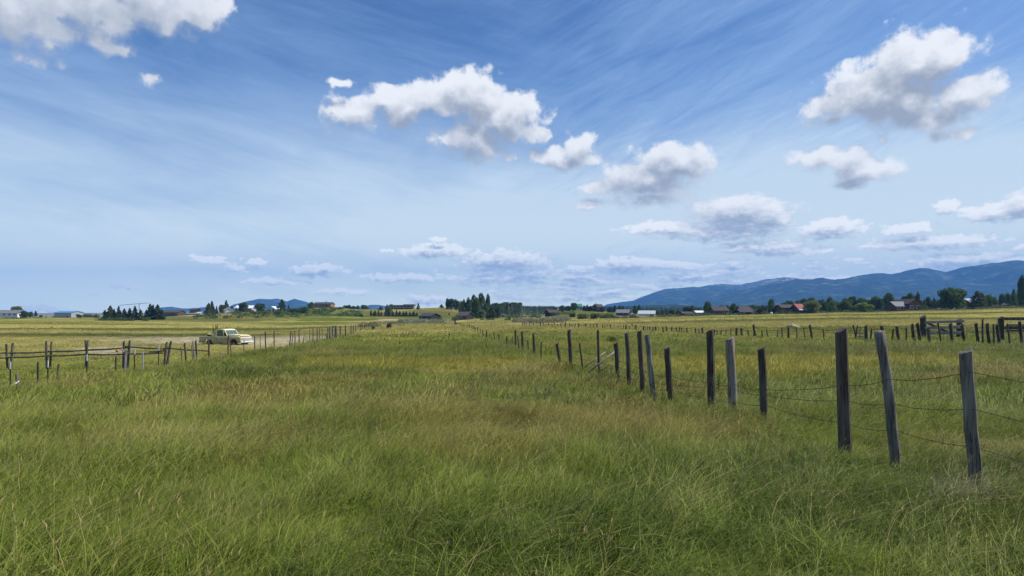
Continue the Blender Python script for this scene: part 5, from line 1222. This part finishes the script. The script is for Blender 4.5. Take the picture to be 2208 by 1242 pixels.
# hamlet
for px, yt, w, kd, lf, d, lab in [(1478, 661, 13, 'round', 'deep', 420, 'dark tree right behind the small red barn'), (1489, 659.5, 15, 'round', 'deep', 420, 'taller dark tree right of the small red barn'), (1499, 663, 9, 'spruce', 'dark', 420, 'small conifer behind the yellowish shed'), (1508, 664, 9, 'round', 'deep', 430, 'low tree behind the yellowish shed'),
      (1526, 651, 17, 'poplar', 'mid', 380, 'tall green tree left of the brown house with broad roof'), (1522, 668, 10, 'bush', 'deep', 350, 'dark bush at the foot of the tall green tree'), (1557, 657, 12, 'round', 'mid', 400, 'tree behind the broad brown roof'), (1567, 656, 9, 'round', 'mid', 400, 'narrow tree behind the right end of the broad brown roof'),
      (1579, 654.5, 14, 'round', 'deep', 370, 'dark tree between the brown house and the black barn'), (1574, 668, 12, 'bush', 'deep', 345, 'dark low bush left of the black barn'), (1591, 659, 5, 'spruce', 'dark', 360, 'thin dark conifer at the corner of the black barn'),
      (1623, 656, 16, 'round', 'mid', 410, 'leafy tree right behind the black barn'), (1634, 657, 15, 'round', 'mid', 410, 'second leafy tree right of the black barn'), (1646, 656, 14, 'round', 'deep', 415, 'third leafy tree right of the black barn'), (1640, 667, 18, 'bush', 'mid', 355, 'bright bush right of the black barn'), (1651, 670, 12, 'bush', 'russet', 348, 'reddish low bush right of the black barn'),
      (1663, 645, 14, 'poplar', 'mid', 390, 'lone tall thin-topped tree in the middle of the hamlet'), (1659, 661, 8, 'spruce', 'dark', 352, 'dark pointed conifer at the foot of the lone tall tree'), (1669, 663, 10, 'round', 'deep', 352, 'small dark tree left of the long brown roof'), (1677, 663, 10, 'spruce', 'dark', 338, 'dark conifer before the left gable of the long brown roof'),
      (1686, 666, 10, 'bush', 'deep', 338, 'dark bush under the eave of the long brown roof'), (1697, 668, 9, 'bush', 'dark', 338, 'black bush under the middle of the long brown roof'), (1704, 667, 9, 'bush', 'dark', 338, 'black bush under the right part of the long brown roof'),
      (1701, 645.5, 19, 'round', 'deep', 460, 'big blue-green tree behind the long brown roof'), (1690, 650, 12, 'round', 'deep', 460, 'tree left of the big blue-green one'), (1733, 645, 20, 'round', 'deep', 470, 'dark tree behind the red roof'), (1752, 642.5, 24, 'round', 'mid', 470, 'broad tree top behind the bright willow'), (1770, 643, 20, 'round', 'deep', 470, 'dark tree top right of the bright willow'), (1722, 648, 12, 'round', 'mid', 465, 'small tree top left behind the red roof')]:
    T(kd, lf, px, yt, w, d, lab, 678)
T('round', 'light', 1751, 649, 35, 320, 'big pale green willow right of the red roofed house', 677)
T('bush', 'dark', 1741, 664, 18, 322, 'dark bush at the left foot of the pale green willow', 677)
for px, yt, w, kd, lf, d, lab in [(1779, 648, 17, 'round', 'deep', 400, 'dark tree right behind the pale willow'), (1786, 641, 16, 'round', 'deep', 430, 'highest tree between the willow and the olive trees'), (1797, 646, 17, 'round', 'mid', 410, 'leafy tree, third right of the pale willow'), (1794, 660, 15, 'round', 'deep', 340, 'low dark tree at the field edge right of the willow'),
      (1808, 649, 14, 'round', 'deep', 430, 'hazy tree in the dip of the tree line'), (1820, 645, 21, 'round', 'mid', 350, 'rounded green tree left of the long grove'), (1827, 641, 24, 'round', 'deep', 440, 'left crown of the long dark grove'), (1842, 640, 26, 'round', 'deep', 445, 'middle crown of the long dark grove'), (1857, 641, 24, 'round', 'deep', 440, 'right crown of the long dark grove'),
      (1872, 645, 20, 'round', 'deep', 440, 'lower tree ending the long dark grove'), (1838, 656, 20, 'bush', 'deep', 350, 'dark low brush left of the round bright bush'), (1888, 637.5, 20, 'round', 'mid', 390, 'left tree of the tall pair left of the brown barn'), (1896, 642, 16, 'round', 'deep', 370, 'lower tree in front of the tall pair'), (1911, 633, 26, 'round', 'deep', 400, 'taller tree of the pair left of the brown barn'), (1925, 640, 18, 'round', 'mid', 400, 'tree behind the low wing of the brown barn'),
      (1936, 644, 14, 'round', 'mid', 410, 'small tree behind the grey roof of the brown barn'), (1953, 635, 18, 'round', 'deep', 420, 'tree top left above the gable of the brown barn'), (1964, 633, 18, 'round', 'mid', 420, 'tree top right above the gable of the brown barn'), (1979, 630.5, 9, 'poplar', 'deep', 420, 'narrow tree right above the brown barn'), (1974, 638, 12, 'round', 'mid', 420, 'tree filling the gap behind the barn gable'), (1985, 648, 10, 'round', 'mid', 360, 'small tree at the right wall of the brown barn'),
      (1993, 645, 13, 'spruce', 'dark', 370, 'first dark conifer right of the brown barn'), (2004, 641, 14, 'round', 'dark', 380, 'second dark tree right of the brown barn'), (2014, 641, 14, 'spruce', 'dark', 380, 'third dark tree right of the brown barn'), (2024, 645, 13, 'round', 'dark', 370, 'dark tree touching the big round tree'),
      (2120, 632, 16, 'round', 'deep', 370, 'tree right behind the dark conifer'), (2134, 632, 19, 'round', 'mid', 375, 'sunlit olive green tree right of the dark conifer'), (2147, 640, 12, 'round', 'olive', 375, 'low olive tree in the right row'), (2160, 632, 16, 'round', 'deep', 420, 'blue-green left tree of the far right row'), (2172, 631, 16, 'round', 'deep', 420, 'blue-green right tree of the far right row'), (2172, 650, 22, 'bush', 'light', 360, 'pale bush under the far right row'),
      (2186, 622, 17, 'spruce', 'mid', 345, 'tall ragged green tree left of the poplar'), (2196, 636, 16, 'round', 'mid', 350, 'rounded tree at the foot of the poplar'), (2150, 654, 18, 'bush', 'grey', 350, 'dull brush under the right row'), (2215, 640, 20, 'round', 'deep', 370, 'dark tree at the right edge of the view')]:
    T(kd, lf, px, yt, w, d, lab, 667 if px > 1990 else 673)
T('round', 'bright', 1863, 651, 31, 322, 'round bright green bush tree alone at the field edge', 674)
T('round', 'deep', 2042, 617, 32, 325, 'left half of the big tree, darker of its two crowns', 666); T('round', 'mid', 2061, 617, 36, 325, 'right half of the big tree, sunlit crown', 666)
T('spruce', 'dark', 2107, 626.5, 32, 318, 'broad near-black conifer at right', 667)
T('poplar', 'deep', 2204, 596, 16, 330, 'tall narrow dark poplar at the right edge', 664)
# plants in the meadow
T('stems', 'yellow', 465, 697, 15, 77.6, 'tall yellow-green plant growing up behind the pickup bed'); T('bush', 'mid', 489, 699.5, 13, 79, 'green bush showing above the pickup cab roof')
T('stems', 'yellow', 957, 702, 13, 85, 'small yellow-green shrub alone in the meadow'); T('bush', 'russet', 838, 695, 13, 100, 'dark reddish shrub at the end of the left fence'); T('bush', 'deep', 805, 699, 8, 98, 'small dark shrub beside the last left fence stakes'); T('stems', 'mid', 706, 705, 9, 71, 'tuft of green leaves at the weathered fence boards')
T('bush', 'mid', 1321, 721, 25, 34, 'low dark green weed clump in the right pasture'); T('stems', 'bright', 497, 776, 44, 19.8, 'tall bright weeds on the rise at left'); T('stems', 'bright', 608, 770, 36, 21.5, 'tall bright weeds right of the first clump'); T('stems', 'mid', 1549, 806, 9, 13.2, 'small dark leafed weed between two near posts')
T('bush', 'grey', 983, 694, 8, 106, 'grey bush at the far end of the near fence')

def scrub(name, label, cat_, spots, leaf, n, d0, s, seed, hh):
    """thicket nobody could count: one mesh of many leaf clusters and stems"""
    rg = np.random.default_rng(seed); P = []; T_ = []
    for (p0, p1, dd, k) in spots:
        for i in range(k):
            px = rg.uniform(p0, p1); d = dd * rg.uniform(.93, 1.07); b = at(px, d); m = n; r = s * rg.uniform(.6, 1.2); h = hh * rg.uniform(.6, 1.2)
            q = rg.normal(0, 1, (m, 3)); q /= np.linalg.norm(q, axis=1)[:, None]; q *= rg.uniform(.6, 1, (m, 1))
            P.append(q * [r, r, h * .55] + np.array([b.x, b.y, b.z + h * .45])); T_.append(np.full(m, rg.uniform(.2, .8)) + rg.normal(0, .15, m))
    me = leafcloud(name, np.concatenate(P), s * .13, rg, np.concatenate(T_)); me.materials.append(L[leaf]); o = bpy.data.objects.new(name, me); COL.objects.link(o); props(o, label, cat_, kind='stuff')
scrub('willow_scrub', 'grey green willow scrub along the low ground beyond the meadow', 'scrub', [(1110, 1225, 200, 60), (860, 940, 235, 60), (920, 985, 220, 14)], 'sage', 60, 200, 1.5, 5, 1.2)
scrub('grey_scrub', 'dark grey bare brush in the middle distance', 'scrub', [(1125, 1225, 150, 36), (776, 812, 112, 18), (800, 870, 150, 10)], 'grey', 45, 150, .8, 6, .85)
scrub('hill_scrub', 'low dark brush dotted over the hill slopes', 'scrub', [(480, 780, 500, 60), (480, 780, 450, 50), (500, 780, 400, 45), (420, 560, 370, 22), (1000, 1240, 430, 40), (640, 720, 470, 30)], 'deep', 70, 400, 2.2, 7, 1.9)
scrub('field_edge_scrub', 'low mixed brush along the far edge of the pasture', 'scrub', [(1400, 1530, 300, 40), (1530, 1760, 338, 50), (1760, 1990, 335, 50), (1990, 2208, 322, 45)], 'olive', 70, 300, 1.3, 8, 1.2)

def forest(name, label, spots, seed, leaf):
    rg = np.random.default_rng(seed); P = []; T_ = []; SZ = []
    for (p0, p1, d0, d1, y0, y1, k) in spots:
        for i in range(k):
            px = rg.uniform(p0, p1); d = rg.uniform(d0, d1); b = at(px, d); yt = y0 + (y1 - y0) * (px - p0) / (p1 - p0) + rg.uniform(-1.2, 2.2); h = max(zpix(yt, d) - b.z, 5); r = h * rg.uniform(.16, .26); m = 110
            t = rg.uniform(0, 1, m) ** .75; a = rg.uniform(0, 6.283, m); rr = r * (1 - t) ** .8 * rg.uniform(.5, 1.1, m)
            P.append(np.stack([b.x + np.cos(a) * rr, b.y + np.sin(a) * rr, b.z + h * (.03 + .97 * t)], -1)); T_.append(np.full(m, rg.uniform(.1, .9)) + rg.normal(0, .12, m)); SZ.append(np.full(m, h * .05))
    me = leafcloud(name, np.concatenate(P), np.concatenate(SZ), rg, np.concatenate(T_), .4); me.materials.append(L[leaf]); o = bpy.data.objects.new(name, me); COL.objects.link(o); props(o, label, 'forest', kind='stuff')
forest('forest', 'dark conifer wood behind the central poplars', [(1058, 1125, 560, 760, 655, 653, 130), (1085, 1115, 560, 700, 653, 653, 50), (1115, 1245, 850, 1200, 660, 661, 230)], 3, 'dark')
forest('far_woods', 'band of far dark woods at the foot of the mountains', [(1230, 1320, 1300, 1900, 662, 662, 150), (1300, 1560, 1400, 2200, 662, 663, 380), (1560, 1900, 700, 1100, 660, 655, 260), (1900, 2260, 620, 1000, 652, 648, 260), (1380, 1520, 620, 900, 668, 668, 90), (600, 900, 2500, 3200, 665, 665, 120)], 4, 'deep')

# ------------------------------------------------------------------ air
m = bpy.data.materials.new('blue distance haze'); m.use_nodes = True; N = NT(m.node_tree); N.n.clear()
out = N.new('ShaderNodeOutputMaterial'); vp = N.new('ShaderNodeVolumePrincipled')
vp.inputs['Color'].default_value = (.14, .42, 1.0, 1); vp.inputs['Density'].default_value = HAZE; vp.inputs['Anisotropy'].default_value = 0.0
N.l.new(vp.outputs[0], out.inputs['Volume'])
hz = MB().box(-8700, 8700, -8700, 8700, -75, 520).build('haze', m); props(hz, kind='stuff')
print('objects', len(bpy.data.objects), 'faces', sum(len(x.polygons) for x in bpy.data.meshes))
